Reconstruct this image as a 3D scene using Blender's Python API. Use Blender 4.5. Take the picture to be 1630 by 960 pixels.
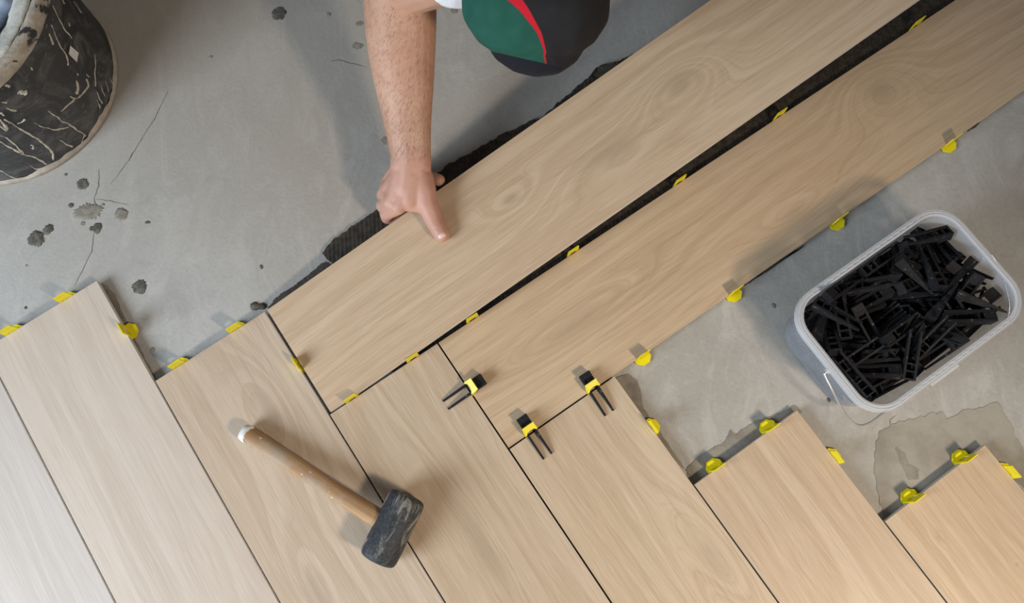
import bpy, bmesh, math, random
from mathutils import Vector, Matrix, Euler, Quaternion, noise
# ------------------------------------------------------------------ clear
for _o in list(bpy.data.objects):
    bpy.data.objects.remove(_o)
scene = bpy.context.scene
COL = scene.collection
PI = math.pi
random.seed(11)

# ------------------------------------------------------------------ camera, world, lights, exposure
TOP = 0.016                       # height of the laid tile surface above the concrete
CAM_Z = 1.1806 + TOP
F_PX = 1200.0
cam_d = bpy.data.cameras.new('camera')
cam_d.sensor_width = 36.0
cam_d.lens = F_PX / 1630.0 * 36.0
cam_d.clip_start = 0.02
cam = bpy.data.objects.new('camera', cam_d)
cam.location = (0, 0, CAM_Z)
cam.rotation_euler = (0.2445, 0.0146, 0)
COL.objects.link(cam)
scene.camera = cam

world = bpy.data.worlds.new('world')
scene.world = world
world.use_nodes = True
world.node_tree.nodes['Background'].inputs[0].default_value = (0.93, 0.96, 1.0, 1)
world.node_tree.nodes['Background'].inputs[1].default_value = 0.10

def area(name, loc, target, size, size_y, power, color, shape='RECTANGLE'):
    d = bpy.data.lights.new(name, 'AREA')
    d.shape = shape
    d.size = size
    if shape == 'RECTANGLE':
        d.size_y = size_y
    d.energy = power
    d.color = color
    o = bpy.data.objects.new(name, d)
    o.location = loc
    o.rotation_euler = (Vector(target) - Vector(loc)).to_track_quat('-Z', 'Y').to_euler()
    COL.objects.link(o)
    return o
lamp_d = bpy.data.lights.new('work_lamp', 'SPOT')
lamp_d.energy = 67
lamp_d.color = (1.0, 0.84, 0.66)
lamp_d.shadow_soft_size = 0.11
lamp_d.spot_size = math.radians(88)
lamp_d.spot_blend = 1.0
lamp = bpy.data.objects.new('work_lamp', lamp_d)
lamp.location = (1.1, -0.75, 1.35)
lamp.rotation_euler = (Vector((0.15, -0.22, 0)) - lamp.location).to_track_quat('-Z', 'Y').to_euler()
COL.objects.link(lamp)
area('window_daylight', (-2.0, -1.1, 1.2), (0, 0, 0.1), 1.2, 1.4, 60, (0.77, 0.885, 1.0))

vs = scene.view_settings
vs.view_transform = 'Standard'
vs.look = 'None'
vs.exposure = 0.5
vs.gamma = 1.0
vs.use_curve_mapping = False

# ------------------------------------------------------------------ placement helpers
CAM_M = Euler((0.2445, 0.0146, 0)).to_matrix()
def ray(u, v):
    return CAM_M @ Vector(((u - 815.0) / F_PX, (480.0 - v) / F_PX, -1.0))
def at(u, v, z):
    """point of the place at height z above the concrete, read off the photograph"""
    d = ray(u, v)
    t = (z - CAM_Z) / d.z
    return Vector((0, 0, CAM_Z)) + d * t
TH = 0.5979
EA = Vector((math.cos(TH), math.sin(TH), 0))
EB = Vector((math.sin(TH), -math.cos(TH), 0))
W = 0.202
GAP = 0.0026
O0 = Vector((-0.584, 0.1673, 0))
def lat(a, b, z=0.0):
    return O0 + EA * (a * W) + EB * (b * W) + Vector((0, 0, z))
def to_lat(p):
    d = p - O0
    return d.dot(EA) / W, d.dot(EB) / W

# ------------------------------------------------------------------ object helpers
def link(name, me, mat=None, parent=None, smooth=False):
    o = bpy.data.objects.new(name, me)
    COL.objects.link(o)
    if mat is not None and not me.materials:
        me.materials.append(mat)
    if parent is not None:
        o.parent = parent
    if smooth:
        for p in me.polygons:
            p.use_smooth = True
    return o
def mesh_from(name, verts, faces):
    me = bpy.data.meshes.new(name)
    me.from_pydata([tuple(v) for v in verts], [], faces)
    me.update()
    return me
def obj(name, verts, faces, mat, parent=None, smooth=False):
    return link(name, mesh_from(name, verts, faces), mat, parent, smooth)
def empty(name, loc=(0, 0, 0), rot=None):
    o = bpy.data.objects.new(name, None)
    o.empty_display_size = 0.02
    o.location = loc
    if rot is not None:
        o.rotation_euler = rot
    COL.objects.link(o)
    return o
def tag(o, label=None, cat=None, group=None, kind=None):
    if label: o['label'] = label
    if cat: o['category'] = cat
    if group: o['group'] = group
    if kind: o['kind'] = kind
    return o
def fix_normals(me):
    bm = bmesh.new(); bm.from_mesh(me)
    bmesh.ops.recalc_face_normals(bm, faces=bm.faces)
    bm.to_mesh(me); bm.free()
class MB:
    """collects closed pieces of ONE part"""
    def __init__(s): s.v = []; s.f = []
    def add(s, v, f):
        n = len(s.v); s.v += [Vector(p) for p in v]; s.f += [tuple(i + n for i in q) for q in f]; return s
    def hexa(s, b, t):
        return s.add(list(b) + list(t), [(3, 2, 1, 0), (4, 5, 6, 7), (0, 1, 5, 4), (1, 2, 6, 5), (2, 3, 7, 6), (3, 0, 4, 7)])
    def box(s, x0, x1, y0, y1, z0, z1):
        return s.hexa([(x0, y0, z0), (x1, y0, z0), (x1, y1, z0), (x0, y1, z0)], [(x0, y0, z1), (x1, y0, z1), (x1, y1, z1), (x0, y1, z1)])
    def prism(s, poly, z0, z1):
        n = len(poly)
        v = [(p[0], p[1], z0) for p in poly] + [(p[0], p[1], z1) for p in poly]
        f = [tuple(range(n - 1, -1, -1)), tuple(range(n, 2 * n))] + [(i, (i + 1) % n, n + (i + 1) % n, n + i) for i in range(n)]
        return s.add(v, f)
    def loft(s, rings, caps=True, closed=False):
        n = len(rings[0]); v = [p for r in rings for p in r]; f = []
        m = len(rings)
        for i in range(m if closed else m - 1):
            a, b = i * n, ((i + 1) % m) * n
            for k in range(n):
                f.append((a + k, a + (k + 1) % n, b + (k + 1) % n, b + k))
        if caps and not closed:
            f.append(tuple(range(n - 1, -1, -1))); f.append(tuple((m - 1) * n + k for k in range(n)))
        return s.add(v, f)
    def lathe(s, prof, n=64, closed=False):
        rings = [[(r * math.cos(2 * PI * k / n), r * math.sin(2 * PI * k / n), z) for k in range(n)] for r, z in prof]
        return s.loft(rings, caps=not closed, closed=closed)
    def tube(s, path, rad, n=8):
        path = [Vector(p) for p in path]; rings = []
        up = Vector((0.13, 0.27, 0.95))
        for i, p in enumerate(path):
            t = (path[min(i + 1, len(path) - 1)] - path[max(i - 1, 0)]).normalized()
            if abs(t.dot(up)) > 0.98: up = Vector((1, 0, 0))
            a = t.cross(up).normalized(); b = t.cross(a); r = rad[i] if isinstance(rad, (list, tuple)) else rad
            rings.append([p + a * (r * math.cos(2 * PI * k / n)) + b * (r * math.sin(2 * PI * k / n)) for k in range(n)])
        return s.loft(rings)
    def mesh(s, name):
        me = mesh_from(name, s.v, s.f); fix_normals(me); return me
    def build(s, name, mat, parent=None, smooth=False):
        return link(name, s.mesh(name), mat, parent, smooth)
def bevel_mesh(me, w, seg=1):
    bm = bmesh.new(); bm.from_mesh(me)
    bmesh.ops.bevel(bm, geom=list(bm.edges), offset=w, segments=seg, profile=0.5, affect='EDGES', clamp_overlap=True)
    bm.to_mesh(me); bm.free()
def auto_smooth(o, ang=40):
    me = o.data
    for p in me.polygons: p.use_smooth = True
    me.set_sharp_from_angle(angle=math.radians(ang))
def copy_tree(o, parent=None):
    c = o.copy(); COL.objects.link(c); c.parent = parent
    for ch in o.children: copy_tree(ch, c)
    return c
def spline(pts, n=8):
    P = [Vector(p) for p in pts]; out = []
    for i in range(len(P) - 1):
        p0, p1, p2, p3 = P[max(i - 1, 0)], P[i], P[i + 1], P[min(i + 2, len(P) - 1)]
        for k in range(n):
            t = k / n
            out.append(0.5 * ((2 * p1) + (p2 - p0) * t + (2 * p0 - 5 * p1 + 4 * p2 - p3) * t * t + (3 * p1 - p0 - 3 * p2 + p3) * t ** 3))
    out.append(P[-1]); return out

# ------------------------------------------------------------------ material helpers
class NT:
    def __init__(s, name, rough=0.5, spec=0.5):
        s.m = bpy.data.materials.new(name); s.m.use_nodes = True
        s.t = s.m.node_tree; s.b = s.t.nodes['Principled BSDF']
        s.b.inputs['Roughness'].default_value = rough
        s.b.inputs['Specular IOR Level'].default_value = spec
        s._tc = None
    def n(s, typ, **kw):
        nd = s.t.nodes.new(typ)
        for k, v in kw.items(): setattr(nd, k, v)
        return nd
    def L(s, a, b): s.t.links.new(a, b)
    def co(s):
        if s._tc is None: s._tc = s.n('ShaderNodeTexCoord').outputs['Object']
        return s._tc
    def put(s, sock, v):
        if isinstance(v, (int, float)): sock.default_value = v
        elif isinstance(v, (tuple, list, Vector)):
            sock.default_value = tuple(v) if len(sock.default_value) == len(v) else tuple(v) + (1,)
        else: s.L(v, sock)
    def math(s, op, a, b=0.0, c=None):
        nd = s.n('ShaderNodeMath', operation=op); s.put(nd.inputs[0], a); s.put(nd.inputs[1], b)
        if c is not None: s.put(nd.inputs[2], c)
        return nd.outputs[0]
    def vmap(s, scale, loc=(0, 0, 0), rot=(0, 0, 0), src=None):
        nd = s.n('ShaderNodeMapping'); s.L(src or s.co(), nd.inputs[0])
        nd.inputs[1].default_value = loc; nd.inputs[2].default_value = rot; nd.inputs[3].default_value = scale
        return nd.outputs[0]
    def noise(s, vec, scale=1.0, detail=2.0, rough=0.5, dist=0.0):
        nd = s.n('ShaderNodeTexNoise'); s.L(vec, nd.inputs['Vector'])
        nd.inputs['Scale'].default_value = scale; nd.inputs['Detail'].default_value = detail
        nd.inputs['Roughness'].default_value = rough; nd.inputs['Distortion'].default_value = dist
        return nd.outputs[0]
    def noise1(s, w, detail=2.0, rough=0.5):
        nd = s.n('ShaderNodeTexNoise', noise_dimensions='1D'); s.put(nd.inputs['W'], w)
        nd.inputs['Scale'].default_value = 1.0; nd.inputs['Detail'].default_value = detail; nd.inputs['Roughness'].default_value = rough
        return nd.outputs[0]
    def rng(s, v, a, b, c=0.0, d=1.0, smooth=True):
        nd = s.n('ShaderNodeMapRange', interpolation_type='SMOOTHSTEP' if smooth else 'LINEAR')
        s.L(v, nd.inputs[0])
        for i, x in enumerate((a, b, c, d)): nd.inputs[i + 1].default_value = x
        return nd.outputs[0]
    def mix(s, fac, a, b, blend='MIX'):
        nd = s.n('ShaderNodeMix', data_type='RGBA', blend_type=blend)
        s.put(nd.inputs[0], fac); s.put(nd.inputs[6], a); s.put(nd.inputs[7], b)
        return nd.outputs[2]
    def color(s, c): s.put(s.b.inputs['Base Color'], c); return s
    def bump(s, h, strength=0.3, dist=0.001):
        nd = s.n('ShaderNodeBump'); nd.inputs['Strength'].default_value = strength; nd.inputs['Distance'].default_value = dist
        s.L(h, nd.inputs['Height']); s.L(nd.outputs[0], s.b.inputs['Normal']); return s

def mottled(name, c1, c2, scale, rough=0.6, spec=0.4, detail=4, bump=0.0, bdist=0.001, lo=0.35, hi=0.65, bscale=None):
    t = NT(name, rough, spec)
    n = t.noise(t.co(), scale, detail, 0.6)
    t.color(t.mix(t.rng(n, lo, hi), c1, c2))
    if bump: t.bump(t.noise(t.co(), bscale or scale * 3, 4, 0.6), bump, bdist)
    return t.m

def plank_material(name, seed, tone=(1, 1, 1), knots=(), lines=1.0, flat=0.12):
    """printed oak grain of one plank: local x runs along the plank, y across"""
    t = NT(name, 0.42, 0.35)
    sx = t.n('ShaderNodeSeparateXYZ'); t.L(t.co(), sx.inputs[0]); x, y = sx.outputs[0], sx.outputs[1]
    n1 = t.noise(t.vmap((1.4, 5.0, 1), (seed * 3.1, seed * 1.7, seed)), 1, 2, 0.5)
    n2 = t.noise(t.vmap((6.0, 26.0, 1), (seed * 1.3, seed * 2.7, seed)), 1, 2, 0.5)
    h = t.math('MULTIPLY', y, 26.0)
    h = t.math('MULTIPLY_ADD', n1, 2.7, h)
    h = t.math('MULTIPLY_ADD', n2, 0.35, h)
    core = None
    for kx, ky, rx, ry, amp in knots:
        dx = t.math('MULTIPLY', t.math('SUBTRACT', x, kx), 1.0 / rx); dy = t.math('MULTIPLY', t.math('SUBTRACT', y, ky), 1.0 / ry)
        d2 = t.math('ADD', t.math('MULTIPLY', dx, dx), t.math('MULTIPLY', dy, dy))
        g = t.math('POWER', 2.718, t.math('MULTIPLY', d2, -1.0))
        h = t.math('MULTIPLY_ADD', g, amp * 0.62, h)
        g2 = t.math('POWER', 2.718, t.math('MULTIPLY', d2, -7.0))
        core = g2 if core is None else t.math('MAXIMUM', core, g2)
    streak = t.noise(t.vmap((4.5, 95, 1), (seed * 2.2, seed, 1)), 1, 3, 0.6)
    bands = t.noise1(t.math('ADD', t.math('MULTIPLY', h, 1.7), seed * 7.0), 3, 0.55)
    thin = t.noise1(t.math('MULTIPLY', h, 5.0), 2, 0.6)
    fib = t.noise(t.vmap((16, 430, 1), (seed, seed, 0)), 1, 2, 0.6)
    dash = t.noise(t.vmap((13, 480, 1), (seed * 5, seed, 0)), 1, 1, 0.5)
    broad = t.noise(t.vmap((1.3, 8.0, 1), (seed * 9.1, seed * 4.3, 2)), 1, 2, 0.5)
    C = lambda r, g, b: (r * tone[0], g * tone[1], b * tone[2], 1)
    col = t.mix(t.rng(bands, 0.33, 0.68), C(0.505, 0.39, 0.28), C(0.60, 0.485, 0.37))
    col = t.mix(t.math('MULTIPLY', t.rng(broad, 0.42, 0.72), 0.55), col, C(0.51, 0.375, 0.26))
    col = t.mix(t.math('MULTIPLY', t.rng(broad, 0.5, 0.28), 0.5), col, C(0.66, 0.555, 0.43))
    col = t.mix(t.math('MULTIPLY', t.rng(thin, 0.56, 0.72), 0.28 * lines), col, C(0.38, 0.275, 0.18))
    col = t.mix(t.math('MULTIPLY', t.rng(streak, 0.48, 0.72), 0.5), col, C(0.43, 0.32, 0.22))
    col = t.mix(t.math('MULTIPLY', t.rng(fib, 0.50, 0.70), 0.34), col, C(0.72, 0.60, 0.46))
    col = t.mix(t.math('MULTIPLY', t.rng(dash, 0.56, 0.70), 0.27), col, C(0.33, 0.23, 0.15))
    if core is not None:
        col = t.mix(t.math('MULTIPLY', core, 0.45), col, C(0.30, 0.235, 0.17))
    col = t.mix(flat, col, C(0.565, 0.448, 0.337))
    t.color(col)
    t.bump(t.math('ADD', fib, t.math('MULTIPLY', dash, -0.7)), 0.18, 0.0006)
    return t.m

# ------------------------------------------------------------------ materials
def concrete_material():
    t = NT('concrete', 0.72, 0.3)
    big = t.noise(t.co(), 1.6, 4, 0.55, 0.6)
    mid = t.noise(t.co(), 7.0, 5, 0.6, 1.0)
    swirl = t.noise(t.vmap((16, 7, 1), rot=(0, 0, 0.5)), 1, 4, 0.65, 1.6)
    fine = t.noise(t.co(), 160, 3, 0.7)
    c = t.mix(t.rng(big, 0.35, 0.65), (0.395, 0.372, 0.333), (0.465, 0.458, 0.438))
    c = t.mix(t.math('MULTIPLY', t.rng(mid, 0.45, 0.72), 0.55), c, (0.335, 0.318, 0.285))
    c = t.mix(t.math('MULTIPLY', t.rng(swirl, 0.46, 0.70), 0.5), c, (0.54, 0.522, 0.488))
    c = t.mix(t.math('MULTIPLY', t.rng(fine, 0.45, 0.75), 0.22), c, (0.25, 0.24, 0.22))
    grit = t.noise(t.co(), 48, 5, 0.7, 2.2)
    c = t.mix(t.math('MULTIPLY', t.rng(grit, 0.52, 0.72), 0.30), c, (0.29, 0.275, 0.25))
    c = t.mix(t.math('MULTIPLY', t.rng(grit, 0.46, 0.30), 0.30), c, (0.56, 0.545, 0.51))
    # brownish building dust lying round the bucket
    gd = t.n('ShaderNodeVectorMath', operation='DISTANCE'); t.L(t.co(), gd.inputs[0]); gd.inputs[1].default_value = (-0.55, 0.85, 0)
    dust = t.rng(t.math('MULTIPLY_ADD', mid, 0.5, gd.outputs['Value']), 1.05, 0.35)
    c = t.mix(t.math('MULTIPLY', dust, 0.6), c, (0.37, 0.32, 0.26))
    t.color(c)
    t.bump(t.math('ADD', t.math('MULTIPLY', swirl, 0.8), t.math('ADD', t.math('MULTIPLY', grit, 0.3), t.math('MULTIPLY', fine, 0.25))), 0.26, 0.004)
    return t.m
M = {}
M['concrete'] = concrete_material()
M['tile_body'] = mottled('tile_body', (0.60, 0.565, 0.52, 1), (0.68, 0.645, 0.60, 1), 60, 0.8, 0.2)
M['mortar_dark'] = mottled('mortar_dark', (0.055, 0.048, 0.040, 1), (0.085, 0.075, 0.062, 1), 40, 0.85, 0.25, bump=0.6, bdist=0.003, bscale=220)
M['smear'] = mottled('smear', (0.22, 0.195, 0.16, 1), (0.29, 0.27, 0.23, 1), 30, 0.85, 0.2, bump=0.5, bdist=0.0015, bscale=150)
M['smear_shadow_brown'] = mottled('smear_shadow_brown', (0.21, 0.18, 0.145, 1), (0.29, 0.255, 0.21, 1), 35, 0.9, 0.2, bump=0.5, bdist=0.0015, bscale=180)  # brown for mortar residue and for painted tile-edge shadow
M['smear_pale'] = mottled('smear_pale', (0.275, 0.248, 0.205, 1), (0.36, 0.335, 0.285, 1), 14, 0.85, 0.2, detail=6, bump=0.4, bdist=0.0015, bscale=60)
M['splat_dark'] = mottled('splat_dark', (0.085, 0.078, 0.062, 1), (0.16, 0.15, 0.125, 1), 90, 0.8, 0.3, bump=0.7, bdist=0.002, bscale=160)
M['splat_tan'] = mottled('splat_tan', (0.22, 0.195, 0.155, 1), (0.30, 0.275, 0.23, 1), 110, 0.85, 0.2, bump=0.6, bdist=0.002, bscale=200)
M['crack'] = mottled('crack', (0.12, 0.10, 0.08, 1), (0.2, 0.17, 0.14, 1), 60, 0.9, 0.1)
M['yellow'] = mottled('yellow_plastic', (0.80, 0.66, 0.004, 1), (0.86, 0.72, 0.008, 1), 40, 0.38, 0.45)
def black_plastic():
    t = NT('black_plastic', 0.7, 0.2)
    n = t.noise(t.co(), 90, 4, 0.6); n2 = t.noise(t.vmap((60, 500, 500)), 1, 3, 0.6)
    c = t.mix(t.rng(n, 0.62, 0.75), (0.012, 0.012, 0.014), (0.09, 0.09, 0.09))
    c = t.mix(t.math('MULTIPLY', t.rng(n2, 0.60, 0.75), 0.5), c, (0.15, 0.145, 0.14))
    t.color(c); return t.m
M['black'] = black_plastic()

# ================================================================== THE SETTING: concrete floor with its laid tiles
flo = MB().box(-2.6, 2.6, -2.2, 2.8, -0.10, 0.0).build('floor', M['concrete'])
tag(flo, 'bare grey concrete floor being covered with wood-look tiles', None, kind='structure')

TILE_T = 0.010
def tile_mesh(name, length, width, mat):
    me = MB().box(0, length, 0, width, -TILE_T, 0).mesh(name)
    bevel_mesh(me, 0.0004, 1)
    me.materials.append(mat); me.materials.append(M['tile_body'])
    for p in me.polygons:
        p.material_index = 0 if p.center.z > -0.0006 else 1
    return me
def lay(a0, b0, along_b, mat, label):
    """one laid tile, local x along its length, parented to the floor"""
    me = tile_mesh('tile', 6 * W - GAP, W - GAP, mat)
    o = link('tile', me, None, flo)
    g = GAP / W / 2
    if along_b:
        p = lat(a0 + g, b0 + g, TOP)            # x down the plank, y across
        M3 = Matrix((EB, EA, Vector((0, 0, 1)))).transposed()
    else:
        p = lat(a0 + g, b0 + 1 - g, TOP); M3 = Matrix((EA, -EB, Vector((0, 0, 1)))).transposed()
    o.matrix_world = Matrix.Translation(p) @ M3.to_4x4()
    o['label'] = label
    return o
# tones: each tile's printed colour, with cool window light painted into the first two
lay(-2, -2, True, plank_material('plank_one', 1.3, (1.02, 1.14, 1.36), ((1.02, 0.08, 0.10, 0.03, 3),), 0.6, 0.55), 'palest whitish wood-look tile, farthest along from the tub')
lay(-1, -1, True, plank_material('plank_two', 2.9, (1.05, 1.10, 1.21), ((0.75, 0.15, 0.15, 0.04, 2.5),), 0.7, 0.45), 'pale wood-look tile whose short end points at the bucket')
lay(0, 0, True, plank_material('plank_three', 4.1, (0.99, 0.99, 0.99), ((0.14, 0.125, 0.09, 0.035, -4), (0.42, 0.05, 0.12, 0.03, 3)), 1.0, 0.25), 'wood-look tile lying under the mallet handle')
lay(1, 1, True, plank_material('plank_four', 5.7, (0.96, 0.94, 0.90), ((0.30, 0.09, 0.20, 0.035, -3.5),)), 'wood-look tile beneath the mallet head and one black wedge tip')
lay(2, 2, True, plank_material('plank_five', 7.7, (0.98, 0.96, 0.90), ((0.42, 0.135, 0.16, 0.03, 4), (0.30, 0.16, 0.10, 0.03, -3.5))), 'wood-look tile with strong cathedral grain under two black wedges')
lay(3, 3, True, plank_material('plank_six', 9.2, (0.97, 0.94, 0.89), ((0.35, 0.05, 0.20, 0.04, 3),), 0.8), 'warm tan wood-look tile between the tub and the frame edge')
lay(4, 4, True, plank_material('plank_seven', 12.4, (0.99, 0.95, 0.88), ((0.062, 0.05, 0.012, 0.008, 1.0), (0.155, 0.118, 0.010, 0.007, 0.8)), 0.8), 'wood-look tile with dark knots beside the smeared mortar patch')
lay(5, 5, True, plank_material('plank_eight', 14.9, (0.99, 0.96, 0.9), ()), 'wood-look tile next to the tile with dark knots')
lay(2, 1, False, plank_material('plank_nine', 17.3, (0.98, 0.90, 0.78), ((0.20, 0.10, 0.16, 0.03, 3.5), (0.87, 0.14, 0.075, 0.05, -6), (0.60, 0.05, 0.10, 0.03, 2)), 1.0), 'long wood-look tile running between the raised tile and the tub')

def ragged(poly, step=0.004, amp=0.003, seed=0):
    """closed outline with a torn edge"""
    out = []
    n = len(poly)
    for i in range(n):
        a, b = Vector(poly[i][:2]), Vector(poly[(i + 1) % n][:2])
        d = b - a; L = d.length; k = max(1, int(L / step)); nn = Vector((-d.y, d.x)).normalized()
        for j in range(k):
            p = a + d * (j / k)
            s = noise.noise(Vector((p.x * 90, p.y * 90, seed))) + 0.5 * noise.noise(Vector((p.x * 310, p.y * 310, seed + 3)))
            out.append(p + nn * (s * amp))
    return out
def sheet(name, poly, z0, z1, mat, label=None, amp=0.003, seed=0, step=0.004, shrink=0.0012):
    pts = ragged(poly, step, amp, seed)
    bm = bmesh.new()
    lo = [bm.verts.new((p.x, p.y, z0)) for p in pts]
    f = bm.faces.new(lo)
    r = bmesh.ops.extrude_face_region(bm, geom=[f])
    for v in r['geom']:
        if isinstance(v, bmesh.types.BMVert): v.co.z = z1
    bmesh.ops.recalc_face_normals(bm, faces=bm.faces)
    bmesh.ops.triangulate(bm, faces=[q for q in bm.faces if len(q.verts) > 4])
    me = bpy.data.meshes.new(name); bm.to_mesh(me); bm.free()
    o = link(name, me, mat, flo)
    if label: o['label'] = label
    return o
def pp(*pts, z=0.0):
    return [at(u, v, z) for u, v in pts]
# mortar under the laid tiles, set back from their open edges
BED = TOP - TILE_T
poly = [lat(-2, -1.95), lat(-1.05, -1.95), lat(-1.05, -0.95), lat(-0.05, -0.95), lat(-0.05, 0.05), lat(0.95, 0.05), lat(0.95, 1.0), lat(2.02, 1.02),
        lat(7.9, 1.02), lat(7.9, 1.95), lat(2.95, 1.95), lat(2.95, 3.05), lat(3.95, 3.05), lat(3.95, 4.05), lat(4.95, 4.05), lat(4.95, 5.05), lat(5.95, 5.05),
        lat(5.95, 10.9), lat(-2, 3.9)]
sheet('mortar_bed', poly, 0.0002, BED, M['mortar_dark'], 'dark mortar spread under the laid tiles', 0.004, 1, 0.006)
# fresh combed mortar under the raised tile
def trowel_bed():
    t = NT('mortar_fresh', 0.7, 0.3)
    w = t.n('ShaderNodeTexWave', wave_type='BANDS', bands_direction='X'); t.L(t.vmap((1, 1, 1), rot=(0, 0, -TH + 0.5)), w.inputs[0])
    w.inputs['Scale'].default_value = 45; w.inputs['Distortion'].default_value = 1.2
    n = t.noise(t.co(), 120, 3, 0.6)
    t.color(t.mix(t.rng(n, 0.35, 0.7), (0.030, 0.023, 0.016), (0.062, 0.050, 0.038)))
    t.bump(t.math('ADD', w.outputs[1], t.math('MULTIPLY', n, 0.4)), 0.25, 0.002)
    return t.m
M['mortar_fresh'] = trowel_bed()
up = pp((513, 404), (530, 385), (556, 366), (600, 336), (640, 312), (700, 276), (716, 262), (750, 245), (790, 222), (842, 196), (860, 190), (940, 122), (952, 108), (985, 100), (1060, 60), (1200, -40), (1420, -190))
low = [lat(7.6, 1.0), lat(1.6, 1.0), lat(1.2, 0.6)]
dn = pp((530, 421))
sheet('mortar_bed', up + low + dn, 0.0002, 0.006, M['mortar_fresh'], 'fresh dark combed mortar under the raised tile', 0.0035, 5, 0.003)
sheet('mortar_smear_or_shadow', pp((428, 492), (440, 474), (470, 455), (500, 432), (514, 420), (524, 424), (470, 470)), 0.0002, 0.0035, M['mortar_dark'], 'thin dark mortar crust along the raised tile edge', 0.003, 8, 0.003)
sheet('mortar_smear_or_shadow', pp((978, 601), (1000, 596), (1014, 606), (1020, 622), (1024, 650), (1042, 676), (1060, 702), (1085, 738), (1098, 757), (1110, 772), (1060, 715), (1010, 650)), 0.0002, 0.0012, M['smear_shadow_brown'], 'brown mortar residue and painted shadow along a tile edge', 0.002, 11)  # mortar residue with the tile edge's warm shadow painted in
sheet('mortar_smear_or_shadow', pp((1098, 766), (1090, 748), (1110, 727), (1132, 716), (1155, 700), (1162, 684), (1172, 692), (1200, 672), (1235, 660), (1264, 645), (1276, 655), (1270, 664), (1180, 735), (1112, 778)), 0.0002, 0.0010, M['smear'], 'grey-brown mortar residue beside a tile end', 0.003, 13)
sheet('mortar_smear_or_shadow', pp((1412, 832), (1400, 800), (1391, 750), (1393, 712), (1400, 686), (1424, 674), (1470, 662), (1498, 655), (1506, 668), (1516, 664), (1534, 652), (1562, 650), (1586, 640), (1606, 672), (1630, 722), (1660, 775), (1650, 790), (1600, 755), (1565, 716), (1480, 780), (1418, 838)), 0.0002, 0.0009, M['smear_pale'], 'broad pale mortar smear around a tile end', 0.0035, 17)
sheet('mortar_smear_or_shadow', pp((1425, 712), (1438, 720), (1446, 738), (1462, 748), (1460, 762), (1446, 764), (1436, 745)), 0.0009, 0.0014, M['smear'], 'small brown streak on the pale mortar smear', 0.003, 19)
sheet('mortar_smear_or_shadow', pp((156, 450), (170, 455), (184, 470), (194, 496), (212, 530), (232, 572), (250, 606), (240, 600), (200, 530)), 0.0002, 0.0010, M['smear_shadow_brown'], 'warm brown shadow painted along the pale tile side', 0.002, 23)  # warm shadow beside the pale tile, painted as a thin brown sheet
sheet('mortar_smear_or_shadow', pp((1180, 458), (1215, 436), (1240, 420), (1262, 402), (1280, 392), (1256, 404), (1200, 440)), 0.0002, 0.003, M['mortar_dark'], 'dark mortar squeezed from under the long tile', 0.002, 29, 0.003)
sheet('mortar_smear_or_shadow', pp((1540, 210), (1552, 199), (1558, 196), (1551, 204)), 0.0002, 0.003, M['mortar_dark'], 'speck of dark mortar at the long tile edge', 0.001, 31, 0.002)
sheet('mortar_smear_or_shadow', pp((948, 124), (952, 110), (968, 106), (990, 104), (1000, 112), (975, 130)), 0.0062, 0.009, M['mortar_dark'], 'lump of dark mortar at the raised tile edge', 0.002, 33, 0.003)

# splashes of mortar dried on the concrete
def splat(u, v, r, mat, label, h=0.0012, ex=1.0, rot=0.0, seed=0, spikes=0.18):
    c = at(u, v, 0); R = r / 930.0; n = 96
    rings = []
    for fr, z in ((1.0, 0.0001), (0.93, h * 0.6), (0.6, h), (0.25, h * 1.2)):
        ring = []
        for k in range(n):
            t = 2 * PI * k / n
            w = 1 + spikes * fr * (0.45 * noise.noise(Vector((math.cos(t) * 1.6 + seed, math.sin(t) * 1.6, seed * 1.7))) + 0.55 * fr ** 3 * noise.noise(Vector((math.cos(t) * 7, math.sin(t) * 7 + seed, 3.1))))
            x, y = R * ex * fr * w * math.cos(t), R * fr * w * math.sin(t)
            ring.append((c.x + x * math.cos(rot) - y * math.sin(rot), c.y + x * math.sin(rot) + y * math.cos(rot), z))
        rings.append(ring)
    o = MB().loft(rings).build('mortar_splat', mat, flo, True)
    o['label'] = label
SD, ST = M['splat_dark'], M['splat_tan']
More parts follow.
